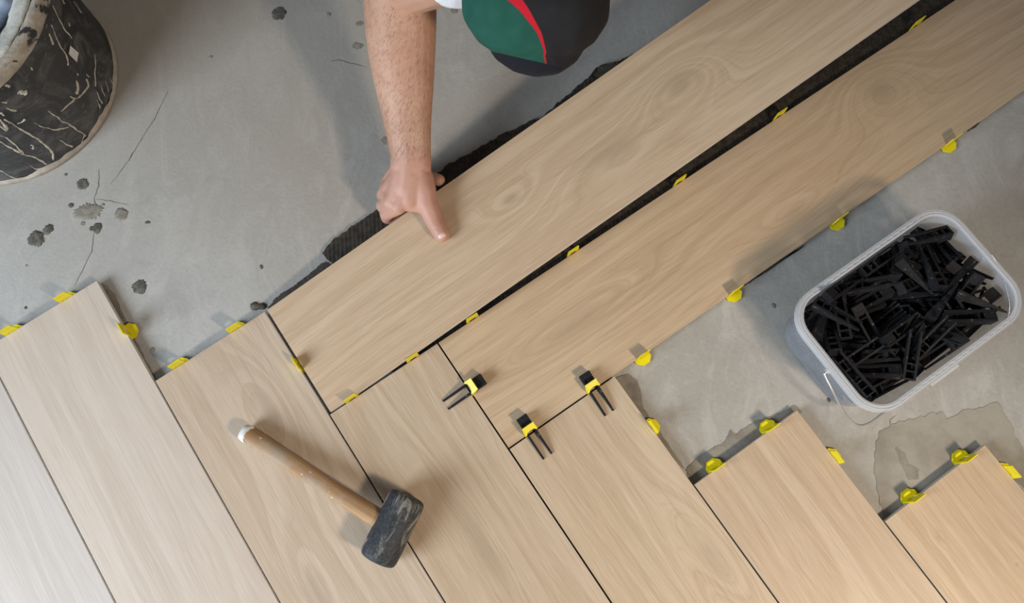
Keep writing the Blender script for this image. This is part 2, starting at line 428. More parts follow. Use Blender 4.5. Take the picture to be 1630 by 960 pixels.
for i, (u, v, r, mt, ex, rot, h, lab) in enumerate([
    (444, 22, 12, SD, 1.0, 0.3, .0014, 'dark blob of dried mortar far from the bucket'), (132, 293, 9.5, SD, 1, 0, .0014, 'dark round mortar splash under the bucket'),
    (193, 341, 10.5, ST, 1, 0, .0012, 'tan round mortar splash'), (141, 338, 14, ST, 1.6, 0.1, .0008, 'large flat tan mortar splash on the crack'),
    (155, 363, 9, SD, 0.8, 0, .0014, 'dark mortar splash astride the crack'), (146, 364, 4, SD, 1, 0, .001, 'small dark mortar fleck'),
    (57, 380, 13.5, SD, 1, 0, .0018, 'spiky dark mortar splash'), (77, 365, 7.5, SD, 1.2, 0.8, .0014, 'dark mortar splash with a tail'), (73, 369, 5, SD, 1, 0, .001, 'small dark mortar fleck'),
    (113, 327, 4, SD, 1.1, 0, .001, 'small dark mortar fleck'), (222, 457, 11, SD, 1, 0, .0014, 'dark mortar splash near the pale tile'),
    (416, 425, 4, SD, 0.6, 0.4, .001, 'small dark mortar fleck'), (406, 488, 6.5, SD, 1.2, 0, .003, 'mortar crumb at the tile corner'), (418, 488, 5, M['mortar_dark'], 1.2, 0, .003, 'mortar crumb at the tile corner'),
    (612, 224, 7, ST, 0.9, 0, .0006, 'tan stain beside the forearm'), (105, 278, 2.4, SD, 1, 0, .0008, 'mortar speck'), (41, 490, 2.4, SD, 1, 0, .0008, 'mortar speck'),
    (235, 354, 2.4, SD, 1.8, 0, .0008, 'mortar speck'), (336, 91, 3, ST, 1, 0.5, .0008, 'mortar speck'), (523, 23, 4, ST, 1, 0, .0006, 'mortar speck'), (569, 73, 7, ST, 1.3, 0, .0006, 'tan stain beside the forearm'),
    (572, 38, 5, ST, 1.4, 0.3, .0006, 'tan stain beside the forearm'), (723, 17, 6, ST, 1.1, 0, .0006, 'tan stain beside the knee'), (164, 326, 3, ST, 1, 0, .0006, 'mortar speck'), (132, 356, 4, ST, 1, 0, .0006, 'mortar speck'),
    (42, 423, 2, ST, 1, 0, .0006, 'mortar speck'), (1231, 487, 4, ST, 1, 0, .0008, 'mortar speck beside the tub'), (1319, 637, 3.5, SD, 0.7, 0.4, .0012, 'mortar speck beside the tub'),
    (243, 557, 4, ST, 1, 0, .0008, 'mortar speck')]):
    splat(u, v, r, mt, lab, h, ex, rot, i * 1.37 + 0.5, 0.5 if r > 6 else 0.3)

def crack(pts, w0, seed):
    P = [at(u, v, 0) for u, v in pts]; Q = []
    for i in range(len(P) - 1):
        k = max(2, int((P[i + 1] - P[i]).length / 0.006))
        for j in range(k):
            p = P[i].lerp(P[i + 1], j / k); d = (P[i + 1] - P[i]).normalized(); s = Vector((-d.y, d.x, 0))
            Q.append(p + s * 0.0016 * noise.noise(Vector((p.x * 130, p.y * 130, seed))))
    Q.append(P[-1])
    L, Rr = [], []
    for i, p in enumerate(Q):
        d = (Q[min(i + 1, len(Q) - 1)] - Q[max(i - 1, 0)]).normalized(); s = Vector((-d.y, d.x, 0))
        w = w0 * (0.45 + 0.9 * abs(noise.noise(p * 60))) * min(1, 0.25 + 4 * min(i, len(Q) - 1 - i) / len(Q))
        L.append(p + s * w + Vector((0, 0, 0.0003))); Rr.append(p - s * w + Vector((0, 0, 0.0003)))
    n = len(Q)
    o = obj('crack', L + Rr, [(i, i + 1, n + i + 1, n + i) for i in range(n - 1)], M['crack'], flo)
    o['label'] = 'hairline crack in the concrete'
crack([(268, 144), (246, 190), (230, 214), (214, 240), (200, 262), (176, 294)], 0.0008, 1)
crack([(158, 268), (157, 296), (150, 316), (152, 330), (144, 350)], 0.0008, 2)
crack([(150, 317), (175, 320), (205, 326)], 0.0006, 3)
crack([(150, 368), (146, 400), (134, 425), (126, 440), (118, 455)], 0.0008, 4)
crack([(526, 97), (540, 96), (560, 101), (585, 107)], 0.0008, 5)
crack([(1428, 660), (1416, 668), (1416, 676)], 0.0005, 6)

# ================================================================== the raised tile held by the hand
A_POS = Vector((-0.3007, 0.1174, 0.001 + TOP))
def plank_frame():
    yaw, pi_, ro = 0.5996, 0.1150, 0.0
    c, s = math.cos(yaw), math.sin(yaw)
    ex = Vector((c * math.cos(pi_), s * math.cos(pi_), math.sin(pi_))); en = Vector((-s, c, 0)); nn = ex.cross(en)
    ey = en * math.cos(ro) + nn * math.sin(ro); ez = ex.cross(ey)
    return ex, ey, ez
AX, AY, AZ = plank_frame()
def on_plank(s, t, up=0.0):
    return A_POS + AX * s + AY * t + AZ * up
def plank_hit(u, v, up=0.0):
    d = ray(u, v); o = Vector((0, 0, CAM_Z)); p0 = A_POS + AZ * up
    return o + d * ((p0 - o).dot(AZ) / d.dot(AZ))
pm = plank_material('plank_raised', 21.5, (1.0, 0.945, 0.865), ((0.425, 0.115, 0.05, 0.022, 3.5), (0.755, 0.115, 0.075, 0.04, -5.5), (0.60, 0.085, 0.14, 0.045, -3.0)), 1.0)
A = link('wood_look_tile', tile_mesh('wood_look_tile', 1.2, 0.1994, pm))
A.matrix_world = Matrix.Translation(A_POS) @ Matrix((AX, AY, AZ)).transposed().to_4x4()
tag(A, 'tan wood-look floor tile tilted up at one end under the worker\'s thumb', 'tile')

# ================================================================== leveling clips and wedges
CLIP_W = 0.0225
def plate_mesh(tilt):
    """upright plate with a window; local x along the tile edge, y across it, z up; tilted towards +y"""
    w = CLIP_W / 2; zt = 0.036; zb = 0.0190; th = 0.0008
    out = [(-w, 0.004), (-w * 0.55, 0.004), (-w * 0.55, zb - 0.0015), (-w * 0.4, zb + 0.0005), (0, zb + 0.001), (w * 0.4, zb + 0.0005), (w * 0.55, zb - 0.0015), (w * 0.55, 0.004), (w, 0.004), (w, zb), (w * 0.9, zt), (-w * 0.9, zt), (-w, zb)]
    z0 = TOP
    if tilt:                                  # bent over the wedge: upright legs, then a bridge leaning towards the wedge head
        z0 = TOP + 0.0130; zt = z0 + 0.0135
        out = [(-w, 0.004), (-w * 0.86, 0.004), (-w * 0.86, z0), (-w * 0.55, z0 + 0.0030), (0, z0 + 0.0042), (w * 0.55, z0 + 0.0030), (w * 0.86, z0), (w * 0.86, 0.004), (w, 0.004), (w, z0), (w * 0.92, zt), (-w * 0.92, zt), (-w, z0)]
    def T(x, z, y):
        if z > z0 and tilt:
            d = z - z0; return (x, math.sin(tilt) * d + y * math.cos(tilt), z0 + math.cos(tilt) * d - y * math.sin(tilt))
        return (x, y, z)
    # add the bend line on the legs
    o2 = []
    for i, p in enumerate(out):
        q = out[(i + 1) % len(out)]; o2.append(p)
        if (p[1] - z0) * (q[1] - z0) < -1e-9:
            f = (z0 - p[1]) / (q[1] - p[1]); o2.append((p[0] + (q[0] - p[0]) * f, z0))
    n = len(o2)
    v = [T(x, z, -th) for x, z in o2] + [T(x, z, th) for x, z in o2]
    f = [tuple(range(n)), tuple(range(2 * n - 1, n - 1, -1))] + [(i, n + i, n + (i + 1) % n, (i + 1) % n) for i in range(n)]
    me = mesh_from('plate', v, f); fix_normals(me); me.materials.append(M['yellow']); return me
PLATE = plate_mesh(0.0); PLATE_T = plate_mesh(1.05)
_oct = [(0.0148 * math.cos(PI / 8 + k * PI / 4), 0.0148 * math.sin(PI / 8 + k * PI / 4)) for k in range(8)]
_b = MB(); _b.prism(_oct, 0.0030, 0.0048)
BASE = _b.mesh('base_plate'); BASE.materials.append(M['yellow'])
def clip(u, v, kind, label, group, tilted=0, z=TOP, lean=0.0):
    """kind 'b': on an edge that runs along EA; 'a': on an edge that runs along EB"""
    a, b = to_lat(at(u, v, z))
    if kind == 'b': p = lat(a, round(b)); ang = TH
    else: p = lat(round(a), b); ang = TH - PI / 2
    if tilted == -1: ang += PI
    r = empty('leveling_clip', p, (0, 0, ang))
    tag(r, label, 'clip', group)
    link('base_plate', BASE, None, r)
    o = link('plate', PLATE_T if tilted else PLATE, None, r)
    return r, p
g1 = 'yellow leveling clips around the tiles'
Y = 'yellow leveling clip '
clip(17, 525, 'b', Y + 'at the pale tile end, nearer the frame border', g1)
clip(104, 474, 'b', Y + 'at the pale tile end, nearer its tip', g1)
clip(203, 524, 'a', Y + 'on the long side of the pale tile', g1)
clip(284, 580, 'b', Y + 'with twisted head on the mallet handle tile end', g1)
clip(375, 523, 'b', Y + 'on the mallet handle tile end, nearer the raised tile', g1)
clip(475, 580, 'a', Y + 'in the joint at the short end of the raised tile', g1)
clip(560, 634, 'b', Y + 'under the raised tile edge, nearest its corner', g1)
clip(657, 570, 'b', Y + 'under the raised tile edge, second from its corner', g1)
clip(752, 508, 'b', Y + 'in the widening gap, nearest the single wedge', g1)
clip(911, 401, 'b', Y + 'in the dark gap, below the printed knot', g1)
clip(1080, 289, 'b', Y + 'in the dark gap, halfway along', g1)
clip(1239, 184, 'b', Y + 'in the dark gap, second from the far end', g1)
clip(1455, 38, 'b', Y + 'in the dark gap, at its widest far end', g1)
clip(1025, 568, 'b', Y + 'on the long tile side, nearest the two wedges', g1)
clip(1172, 467, 'b', Y + 'on the long tile side, facing the tub corner', g1)
clip(1338, 353, 'b', Y + 'on the long tile side, above the tub', g1)
clip(1517, 228, 'b', Y + 'on the long tile side, farthest from the wedges', g1)
clip(1038, 680, 'a', Y + 'beside the brown mortar and shadow strip between two tile ends', g1)
clip(1142, 745, 'b', Y + 'on the warm tan tile end, nearer the inner corner', g1)
clip(1228, 682, 'b', Y + 'on the warm tan tile end, nearer the tub', g1)
clip(1330, 727, 'a', Y + 'on the long side of the warm tan tile', g1)
clip(1458, 797, 'b', Y + 'on the knotty tile end, beside a dark knot', g1)
clip(1540, 734, 'b', Y + 'on the knotty tile end, nearer its tip', g1)
clip(1608, 749, 'a', Y + 'on the long side of the knotty tile, at the frame border', g1)
# --- wedges
WL, WW, WH, WT, WP = 0.072, 0.018, 0.0155, 0.0025, 0.024
def wh(x): return WH + (WT - WH) * x / WL
def wedge_meshes():
    t = 0.0032; h = WW / 2
    m = MB()
    for s in (-1, 1):
        y0, y1 = (h - t, h) if s > 0 else (-h, -h + t)
        m.hexa([(0, y0, 0), (WP, y0, 0), (WP, y1, 0), (0, y1, 0)], [(0, y0, wh(0)), (WP, y0, wh(WP)), (WP, y1, wh(WP)), (0, y1, wh(0))])
    i0, i1 = -h + t, h - t
    def wall(x0, x1, z0=0.0, dz=0.0):
        m.hexa([(x0, i0, z0), (x1, i0, z0), (x1, i1, z0), (x0, i1, z0)], [(x0, i0, wh(x0) - dz), (x1, i0, wh(x1) - dz), (x1, i1, wh(x1) - dz), (x0, i1, wh(x0) - dz)])
    wall(0, 0.002); wall(0.0115, 0.0133, 0, 0.0006); wall(0.0222, 0.024, 0, 0.002)
    m.hexa([(0.002, i0, wh(0.002) - 0.0028), (0.0165, i0, wh(0.0165) - 0.0028), (0.0165, i1, wh(0.0165) - 0.0028), (0.002, i1, wh(0.002) - 0.0028)],
           [(0.002, i0, wh(0.002) - 0.001), (0.0165, i0, wh(0.0165) - 0.001), (0.0165, i1, wh(0.0165) - 0.001), (0.002, i1, wh(0.002) - 0.001)])
    head = m.mesh('head'); head.materials.append(M['black'])
    pr = []
    for s in (-1, 1):
        q = MB(); y0, y1 = (h - t, h) if s > 0 else (-h, -h + t)
        q.hexa([(WP, y0, 0), (WL, y0, 0), (WL, y1, 0), (WP, y1, 0)], [(WP, y0, wh(WP)), (WL, y0, WT), (WL, y1, WT), (WP, y1, wh(WP))])
        me = q.mesh('prong'); me.materials.append(M['black']); pr.append(me)
    return head, pr
W_HEAD, W_PRONG = wedge_meshes()
def wedge(mat_w, label, group):
    r = empty('leveling_wedge'); r.matrix_world = mat_w
    tag(r, label, 'wedge', group)
    link('head', W_HEAD, None, r)
    for me in W_PRONG: link('prong', me, None, r)
    return r
def wedge_on(u, v, kind, side, clabel, wlabel, yaw=0.0):
    c, p = clip(u, v, kind, clabel, 'yellow leveling clips tightened by wedges', side)
    # wedge runs across the joint, its head on the side the plate leans to
    d = {('b', 1): EB, ('b', -1): -EB, ('a', 1): -EA, ('a', -1): EA}[(kind, side)]
    ang = math.atan2(d.y, d.x) + yaw
    dv = Vector((math.cos(ang), math.sin(ang), 0))
    pos = p + Vector((0, 0, TOP)) - dv * 0.0285
    wedge(Matrix.Translation(pos) @ Matrix.Rotation(ang, 4, 'Z'), wlabel, 'black wedges driven into clips')
wedge_on(847, 690, 'b', 1, Y + 'gripped by the wedge nearest the tile corner junction', 'black leveling wedge driven across the joint nearest the tile corner junction')
wedge_on(946, 622, 'b', 1, Y + 'gripped by the wedge nearest the bare concrete', 'black leveling wedge on the long tile joint nearest the bare concrete', -0.03)
wedge_on(748, 619, 'a', 1, Y + 'gripped by the sideways wedge above the mallet', 'black leveling wedge lying sideways across the joint above the mallet', 0.0)

# ================================================================== clear plastic tub full of wedges
TUB_P = Vector((0.5634, 0.2575, 0)); TUB_A = 0.5975; TUB_H = 0.121
tub = empty('plastic_tub', TUB_P, (0, 0, TUB_A))
tag(tub, 'rectangular translucent plastic tub heaped with black wedges', 'tub')
def clear_plastic(name, alpha, col):
    t = NT(name, 0.28, 0.5)
    t.color(col)
    n = t.noise(t.co(), 14, 2, 0.5)
    t.L(t.rng(n, 0.35, 0.7, alpha, alpha + 0.08), t.b.inputs['Alpha'])
    return t.m
M['tub_wall'] = clear_plastic('tub_plastic', 0.30, (0.50, 0.53, 0.58))
M['tub_rim'] = clear_plastic('tub_rim_plastic', 0.50, (0.68, 0.70, 0.73))
def rrect(L, Wd, r, z, n=8):
    out = []
    for cx, cy, s in ((1, 1, 0), (-1, 1, 1), (-1, -1, 2), (1, -1, 3)):
        for k in range(n + 1):
            t = (s + k / n) * PI / 2
            out.append((cx * (L / 2 - r) + r * math.cos(t), cy * (Wd / 2 - r) + r * math.sin(t), z))
    return out
LR, WR, TAP = 0.3068, 0.2037, 0.0185
def wring(f, off, z, r):    # wall ring at height fraction f, offset outwards
    L_ = LR - 0.018 - 2 * (TAP - 0.009) * (1 - f); W_ = WR - 0.018 - 2 * (TAP - 0.009) * (1 - f)
    return rrect(L_ + 2 * off, W_ + 2 * off, r + off, z)
m = MB()
rings = [wring(0, -0.012, 0.0006, 0.034), wring(0, -0.003, 0.0006, 0.036), wring(0.03, 0, 0.004, 0.037), wring(0.5, 0, 0.06, 0.038), wring(0.93, 0, TUB_H - 0.008, 0.039), wring(1, 0, TUB_H - 0.002, 0.04),
         wring(1, -0.0013, TUB_H - 0.002, 0.04), wring(0.5, -0.0013, 0.06, 0.038), wring(0.05, -0.0013, 0.005, 0.037), wring(0, -0.012, 0.0022, 0.034)]
m.loft(rings)
o = m.build('body', M['tub_wall'], tub); auto_smooth(o, 50)
# stepped rim: inner lip, channel, outer lip
prof = [(-0.0013, -0.004), (-0.0016, 0.0), (0.0012, 0.0012), (0.0022, -0.0008), (0.0042, -0.0008), (0.0048, 0.0004), (0.0060, 0.0004), (0.0066, -0.0012), (0.0078, -0.0012), (0.0084, -0.0004), (0.0090, -0.0012), (0.0090, -0.011), (0.0080, -0.011), (0.0078, -0.0030), (0.0005, -0.0030)]
m = MB()
rings = [wring(1, o_, TUB_H + z_, 0.04) for o_, z_ in prof]
m.loft(rings, closed=True)
rim = m.build('rim', M['tub_rim'], tub); auto_smooth(rim, 35)
for side in (1, -1):
    for k in range(-8, 9):
        q = MB(); x = k * 0.0128
        y0 = WR / 2 - 0.009
        q.box(x - 0.0016, x + 0.0016, side * (y0 + 0.0022) if side > 0 else -(y0 + 0.0042), side * (y0 + 0.0042) if side > 0 else -(y0 + 0.0022), TUB_H - 0.0010, TUB_H + 0.0006)
        q.build('rib', M['tub_rim'], rim)
q = MB(); q.box(-0.047, 0.004, -WR / 2 - 0.0045, -WR / 2 + 0.001, TUB_H - 0.0085, TUB_H - 0.006)
q.build('tab', M['tub_rim'], rim)
M['wire'] = mottled('handle_wire', (0.55, 0.55, 0.53, 1), (0.68, 0.68, 0.66, 1), 60, 0.3, 0.6)
M['wire'].node_tree.nodes['Principled BSDF'].inputs['Metallic'].default_value = 0.7
hx, hy = LR / 2, WR / 2
path = spline([(-hx + 0.006, -0.006, TUB_H - 0.010), (-hx - 0.004, -0.006, TUB_H - 0.010), (-hx - 0.0075, -0.009, TUB_H - 0.012), (-hx - 0.0085, -0.03, 0.101), (-hx - 0.007, -0.068, 0.080), (-hx + 0.001, -0.094, 0.066), (-hx + 0.020, -0.1055, 0.058), (-hx + 0.06, -0.107, 0.054), (0, -0.107, 0.053),
               (hx - 0.06, -0.107, 0.054), (hx - 0.020, -0.1055, 0.058), (hx - 0.001, -0.094, 0.066), (hx + 0.007, -0.068, 0.080), (hx + 0.0085, -0.03, 0.101), (hx + 0.0075, -0.009, TUB_H - 0.012), (hx + 0.004, -0.006, TUB_H - 0.010), (hx - 0.006, -0.006, TUB_H - 0.010)], 6)
m = MB(); m.tube(path, 0.0015, 8)
h = m.build('handle', M['wire'], tub, True); h['label'] = 'thin metal wire bail handle hanging down'
for s in (-1, 1):
    q = MB(); q.tube([(s * (hx - 0.010), -0.006, TUB_H - 0.010), (s * (hx + 0.003), -0.006, TUB_H - 0.010)], [0.0045, 0.0045], 12)
    q.build('handle_lug', M['tub_rim'], tub, True)
# heap of wedges
tub_m = Matrix.Translation(TUB_P) @ Matrix.Rotation(TUB_A, 4, 'Z')
HEAP = [(-0.1265,-0.029,0.0138,0.5,0.5,0.5,0.5),
(0.0084,-0.0751,0.0142,0,0,-0.683,-0.73),
(0.0516,-0.0234,0.0108,0.911,0,-0,-0.412),
(-0.0389,0.0506,0.0138,0.58,0.58,-0.405,-0.405),
(0.0102,0.024,0.0101,0.02,0.974,0.206,-0.097),
(0.0777,-0.0047,0.0108,0.975,0,-0,-0.223),
(-0.0643,-0.0593,0.0101,0.098,0.16,0.982,-0.016),
(0.0202,0.0016,0.0101,0.094,-0.303,0.948,0.03),
(0.0835,-0.0319,0.0184,0.121,-0.935,0.297,0.152),
(-0.0953,0.0137,0.0108,0.435,0,0,0.901),
(0.0093,0.0526,0.0134,0.099,0.993,0.012,-0.068),
(0.0928,0.0613,0.0101,0.099,0.068,0.993,-0.007),
(-0.0764,-0.0224,0.0108,0.08,-0,0,-0.997),
(0.0064,-0.0683,0.0301,0.083,-0.091,0.29,0.949),
(0.082,-0.0714,0.0134,0.006,-0.046,-0,-0.999),
(-0.0787,0.0505,0.0101,0.049,-0.866,0.489,0.086),
(-0.0057,0.0716,0.0102,0.005,0.995,-0.001,-0.099),
(0.0876,0.0247,0.0138,0.705,-0.705,-0.057,0.057),
(-0.0877,-0.0197,0.0264,0.019,0.613,0.784,0.092),
(-0.0306,-0.0473,0.0108,0.991,-0,0,-0.137),
(0.0657,-0.0696,0.0237,0.998,-0.001,-0.053,0.03),
(-0.0491,0.0383,0.0108,0.49,-0,-0,0.872),
(0.0485,0.0326,0.0278,0.06,0.796,0.599,-0.071),
(0.0834,0.0399,0.0108,1,-0,-0,-0.018),
(-0.083,-0.0726,0.0138,0.707,-0.707,0.015,-0.015),
(-0.0353,-0.0107,0.0224,0.095,0.221,-0.97,-0.036),
(0.1224,-0.0177,0.0162,0.009,0.69,-0.724,-0.005),
(-0.0253,0.0374,0.0289,0.082,0.557,0.824,-0.055),
(0.0294,0.0511,0.0248,0.637,-0.129,-0.052,-0.758),
(0.0752,0.0515,0.0256,0.033,-0.587,0.809,-0.003),
(-0.1145,-0.0117,0.0154,0.015,-0.774,0.633,0.002),
(-0.0048,-0.0351,0.0133,0.121,-0.979,0.149,0.063),
(0.111,-0.0523,0.0317,0.812,-0.007,0.034,0.583),
(-0.0495,0.0658,0.0351,0.204,-0.134,0.97,0.026),
(0.005,0.0098,0.0253,0.664,0.119,0.036,0.737),
(0.0902,0.0061,0.0304,0.753,-0.586,0.006,0.298),
(-0.1138,-0.0062,0.0283,0.759,0.016,0.002,-0.651),
(-0.007,-0.0213,0.0326,0.354,-0.227,-0.632,0.651),
(0.1235,-0.0193,0.0354,0.683,-0.096,-0.077,-0.72),
(-0.1043,0.0418,0.0205,0.604,-0.783,0.091,-0.113),
(0.0074,0.0326,0.035,0.757,0.031,0.107,0.644),
(0.0982,0.0254,0.0428,0.364,-0.488,-0.398,0.686),
(-0.1169,-0.0212,0.0376,0.673,0.073,0.079,-0.731),
(-0.0202,-0.0299,0.0306,0.499,0.136,-0.035,0.855),
(0.1051,-0.0458,0.0461,0.241,0.009,0.97,-0.03),
(-0.1049,0.0297,0.0234,0.607,-0.793,0.017,-0.046),
(0.0053,0.0221,0.0549,0.351,-0.303,-0.485,0.742),
(0.1254,0.0244,0.0366,0.673,-0.259,-0.216,-0.658),
(-0.0634,-0.0771,0.0328,0.073,-0.067,0.726,-0.68),
(-0.025,-0.0185,0.0434,0.865,-0.015,0.05,-0.499),
(0.0993,-0.0636,0.0558,0.341,-0.127,0.93,0.058),
(-0.0937,0.0558,0.0289,0.132,-0.963,0.223,-0.075),
(0.0128,0.064,0.038,0.143,0.972,-0.159,-0.101),
(0.1089,0.0512,0.0358,0.769,-0.153,-0.191,-0.591),
(-0.0556,-0.0287,0.0392,0.92,-0.026,0.098,-0.379),
(0.0159,-0.0553,0.0391,0.394,0.805,0.434,-0.09),
(0.0783,-0.0738,0.0536,0.027,-0.971,-0.008,-0.239),
(-0.0496,0.0186,0.0272,0.082,0.857,0.448,0.243),
(0.0578,0.0254,0.043,0.6,-0.027,-0.118,-0.791),
(0.0834,0.0723,0.0406,0.176,0.012,0.984,-0.03),
(-0.0516,-0.0099,0.0419,0.632,-0.669,0.337,-0.199),
(0.0245,-0.0094,0.0368,0.106,-0.129,-0.979,-0.113),
(0.0546,-0.0589,0.0525,0.56,-0.376,0.172,0.718),
(-0.0586,0.0273,0.045,0.186,-0.081,-0.076,0.976),
(0.0267,0.0359,0.0526,0.508,-0.83,0.147,-0.178),
(0.0745,0.057,0.0535,0.507,0.767,-0.348,-0.182),
(-0.0284,-0.042,0.0521,0.29,0.054,-0.069,0.953),
(0.0095,-0.0192,0.0536,0.07,-0.049,-0.596,-0.799),
(0.0807,-0.0215,0.0434,0.984,0.076,-0.073,0.144),
(-0.0852,0.0364,0.0472,0.068,-0.982,0.157,-0.082),
(0.0044,0.0737,0.0507,0.114,0.969,0.011,-0.219),
(0.0537,0.048,0.0576,0.329,-0.921,0.19,-0.087),
(-0.0769,-0.0595,0.0361,0.916,-0.381,-0.115,-0.054),
(0.0218,-0.0395,0.0626,0.461,0.727,-0.17,-0.479),
(0.099,-0.0141,0.0582,0.168,-0.106,-0.727,0.657),
(-0.0939,0.0572,0.0457,0.779,-0.602,0.048,-0.167),
(0.0035,0.0662,0.0767,0.763,0.601,-0.122,-0.202),
(0.0875,0.0083,0.073,0.15,0.1,0.142,0.973),
(-0.0336,-0.015,0.0659,0.086,0.049,0.064,-0.993),
(0.0396,-0.0387,0.0787,0.536,0.118,-0.27,0.791),
(0.0622,-0.0066,0.0789,0.26,0.744,-0.138,0.599),
(-0.068,0.0574,0.0435,0.014,0.249,0.743,-0.621),
(-0.0026,0.0063,0.073,0.197,0.258,0.945,0.031),
(0.0915,0.0553,0.0591,0.47,0.747,-0.392,-0.261),
(-0.1068,-0.0188,0.0525,0.939,0.19,-0.078,0.275),
(0.0166,-0.0577,0.0641,0.367,0.078,-0.057,0.925),
(0.0452,-0.0263,0.0624,0.94,0.152,0.121,-0.282),
(-0.1069,0.0406,0.0561,0.05,-0.999,-0.01,-0.003),
(0.0323,0.0182,0.0638,0.401,-0.059,-0.353,0.843),
(0.0692,0.0325,0.0675,0.347,-0.924,0.16,0.006),
(-0.0789,-0.0392,0.0535,0.006,-0.184,-0.974,-0.135),
(-0.0262,-0.0638,0.0591,0.892,0.38,-0.213,-0.121),
(0.0634,-0.038,0.0631,0.141,-0.371,-0.91,-0.12),
(-0.0916,0.0219,0.0575,0.006,0.092,0.054,-0.994),
(0.0247,0.0109,0.085,0.767,0.481,-0.391,-0.166),
(0.053,0.0223,0.0829,0.974,-0.156,-0.002,-0.163),
(-0.0722,-0.0621,0.0589,0.073,-0.143,-0.405,0.9),
(0.0174,-0.0555,0.0806,0.982,0.133,-0.122,-0.05),
(0.1071,-0.0391,0.0712,0.253,-0.013,0.196,-0.947),
(-0.0923,0.0019,0.0694,0.083,-0.115,0.152,0.978),
(-0.0171,0.0452,0.0676,0.309,0.928,-0.168,0.127),
(0.1063,0.0561,0.0636,0.328,0.794,-0.344,-0.38),
(-0.0841,-0.0724,0.0483,0.917,-0.38,-0.108,-0.057),
(0.0064,-0.0754,0.0815,0.916,0.395,-0.019,-0.066),
(0.0927,-0.0607,0.0765,0.068,0.953,0.282,0.091),
(-0.1047,0.0633,0.0626,0.182,0.955,0.149,-0.181),
(-0.0412,0.06,0.0741,0.916,-0.33,-0.199,-0.107),
(0.0591,0.0606,0.0706,0.158,0.942,-0.291,-0.057),
(-0.1068,-0.0537,0.0659,0.026,0.67,0.741,-0.03),
(0.0384,-0.0575,0.096,0.687,0.081,-0.008,0.722),
(0.0787,-0.0776,0.093,0.683,0.729,-0.009,-0.047),
(-0.0685,0.0799,0.0758,0.166,-0.034,0.71,0.683),
(-0.0001,0.0506,0.0816,0.218,0.136,0.91,-0.324),
(0.0589,0.058,0.0866,0.411,-0.19,0.01,-0.892),
(-0.1256,-0.0246,0.0702,0.513,-0.526,0.623,-0.268),
(0.0125,-0.0776,0.1079,0.007,-0.069,0.03,0.997),
(0.1056,-0.0586,0.0923,0.028,0.106,-0.042,-0.993),
(-0.0649,0.0448,0.074,0.277,0.336,0.716,0.546),
(-0.0167,0.0593,0.0927,0.172,0.024,0.928,-0.33),
(0.0826,0.0597,0.0916,0.045,-0.913,0.279,0.293),
(-0.0936,-0.0279,0.0783,0.151,-0.035,-0.727,-0.669),
(0.0159,-0.0498,0.1035,0.669,-0.336,-0.312,-0.584),
(0.0918,-0.0255,0.0767,0.149,0.952,-0.207,0.168),
(-0.0852,0.0392,0.0801,0.486,0.045,0.197,0.85),
(-0.0333,0.0052,0.072,0.038,-0.988,-0.042,-0.142),
(0.0378,0.0237,0.1028,0.004,-0.974,0.086,0.21),
(-0.0879,-0.0432,0.0752,0.081,-0.137,-0.041,-0.986),
(-0.0304,-0.0268,0.0806,0.586,0.787,-0.012,0.195),
(0.128,-0.0066,0.0779,0.254,0.674,-0.66,0.212),
(-0.1068,0.009,0.0742,0.924,-0.11,-0.241,-0.277),
(-0.0361,0.0343,0.0869,0.143,0.076,0.102,0.981),
(0.07,0.0426,0.0948,0.025,-0.936,0.245,0.25),
(-0.0805,-0.0626,0.081,0.073,-0.07,0.963,-0.248),
(-0.036,-0.0137,0.0813,0.74,-0.645,-0.189,-0.023),
(0.0766,-0.0194,0.0876,0.965,-0.079,-0.071,0.242),
(-0.1091,0.0662,0.0921,0.727,0.665,0.087,0.149),
(-0.0228,0.0388,0.0984,0.082,-0.016,0.117,0.99),
(0.0749,0.0232,0.1026,0.159,-0.463,-0.868,0.084),
(-0.0923,-0.0433,0.0869,0.061,-0.089,0.994,-0.024),
(-0.0184,-0.0335,0.0811,0.73,-0.568,-0.373,0.066),
(0.1093,-0.0055,0.1,0.035,0.028,-0.777,-0.628),
(-0.1116,0.0128,0.089,0.531,-0.782,0.155,-0.288),
(0.0331,0.0609,0.1025,0.587,-0.685,-0.046,0.429),
(0.1116,0.019,0.0906,0.869,0.012,0.442,0.22),
(-0.0979,-0.0699,0.0951,0.115,-0.987,0.081,0.073),
(-0.0355,-0.0312,0.0962,0.966,0.144,-0.167,0.132),
(0.0995,-0.0299,0.1,0.231,0.274,0.07,-0.931),
(-0.1035,0.0252,0.0824,0.89,-0.178,-0.134,-0.399),
(-0.0224,0.0597,0.1066,0.245,0.909,-0.294,0.164),
(0.1278,0.0324,0.0788,0.741,0.121,0.513,0.417),
(-0.0454,-0.056,0.1007,0.631,0.049,-0.14,0.762),
(-0.0359,0.0016,0.0844,0.989,0.042,-0.141,0.015),
(0.0449,-0.0234,0.1087,0.619,-0.768,-0.069,0.149),
(-0.1121,0.0289,0.0985,0.236,0.844,0.457,-0.153),
(-0.0692,0.0577,0.0966,0.154,-0.475,0.861,-0.092),
(0.102,0.058,0.0952,0.314,0.442,-0.829,-0.137),
(-0.0904,-0.0224,0.0989,0.179,0.928,-0.312,0.096),
(-0.035,-0.0199,0.1163,0.999,0.032,-0.014,-0.013),
(0.0551,-0.0565,0.1086,0.963,-0.079,0.014,-0.256),
(-0.1088,0.0528,0.102,0.861,0.46,0.191,0.1),
(-0.0576,0.0195,0.1014,0.676,0.162,-0.019,-0.719),
(0.1178,0.0429,0.0963,0.253,0.502,-0.8,0.211),
(-0.0893,-0.0488,0.1036,0.347,0.009,0.191,0.918),
(-0.0234,-0.0549,0.0894,0.631,0.681,-0.032,0.37),
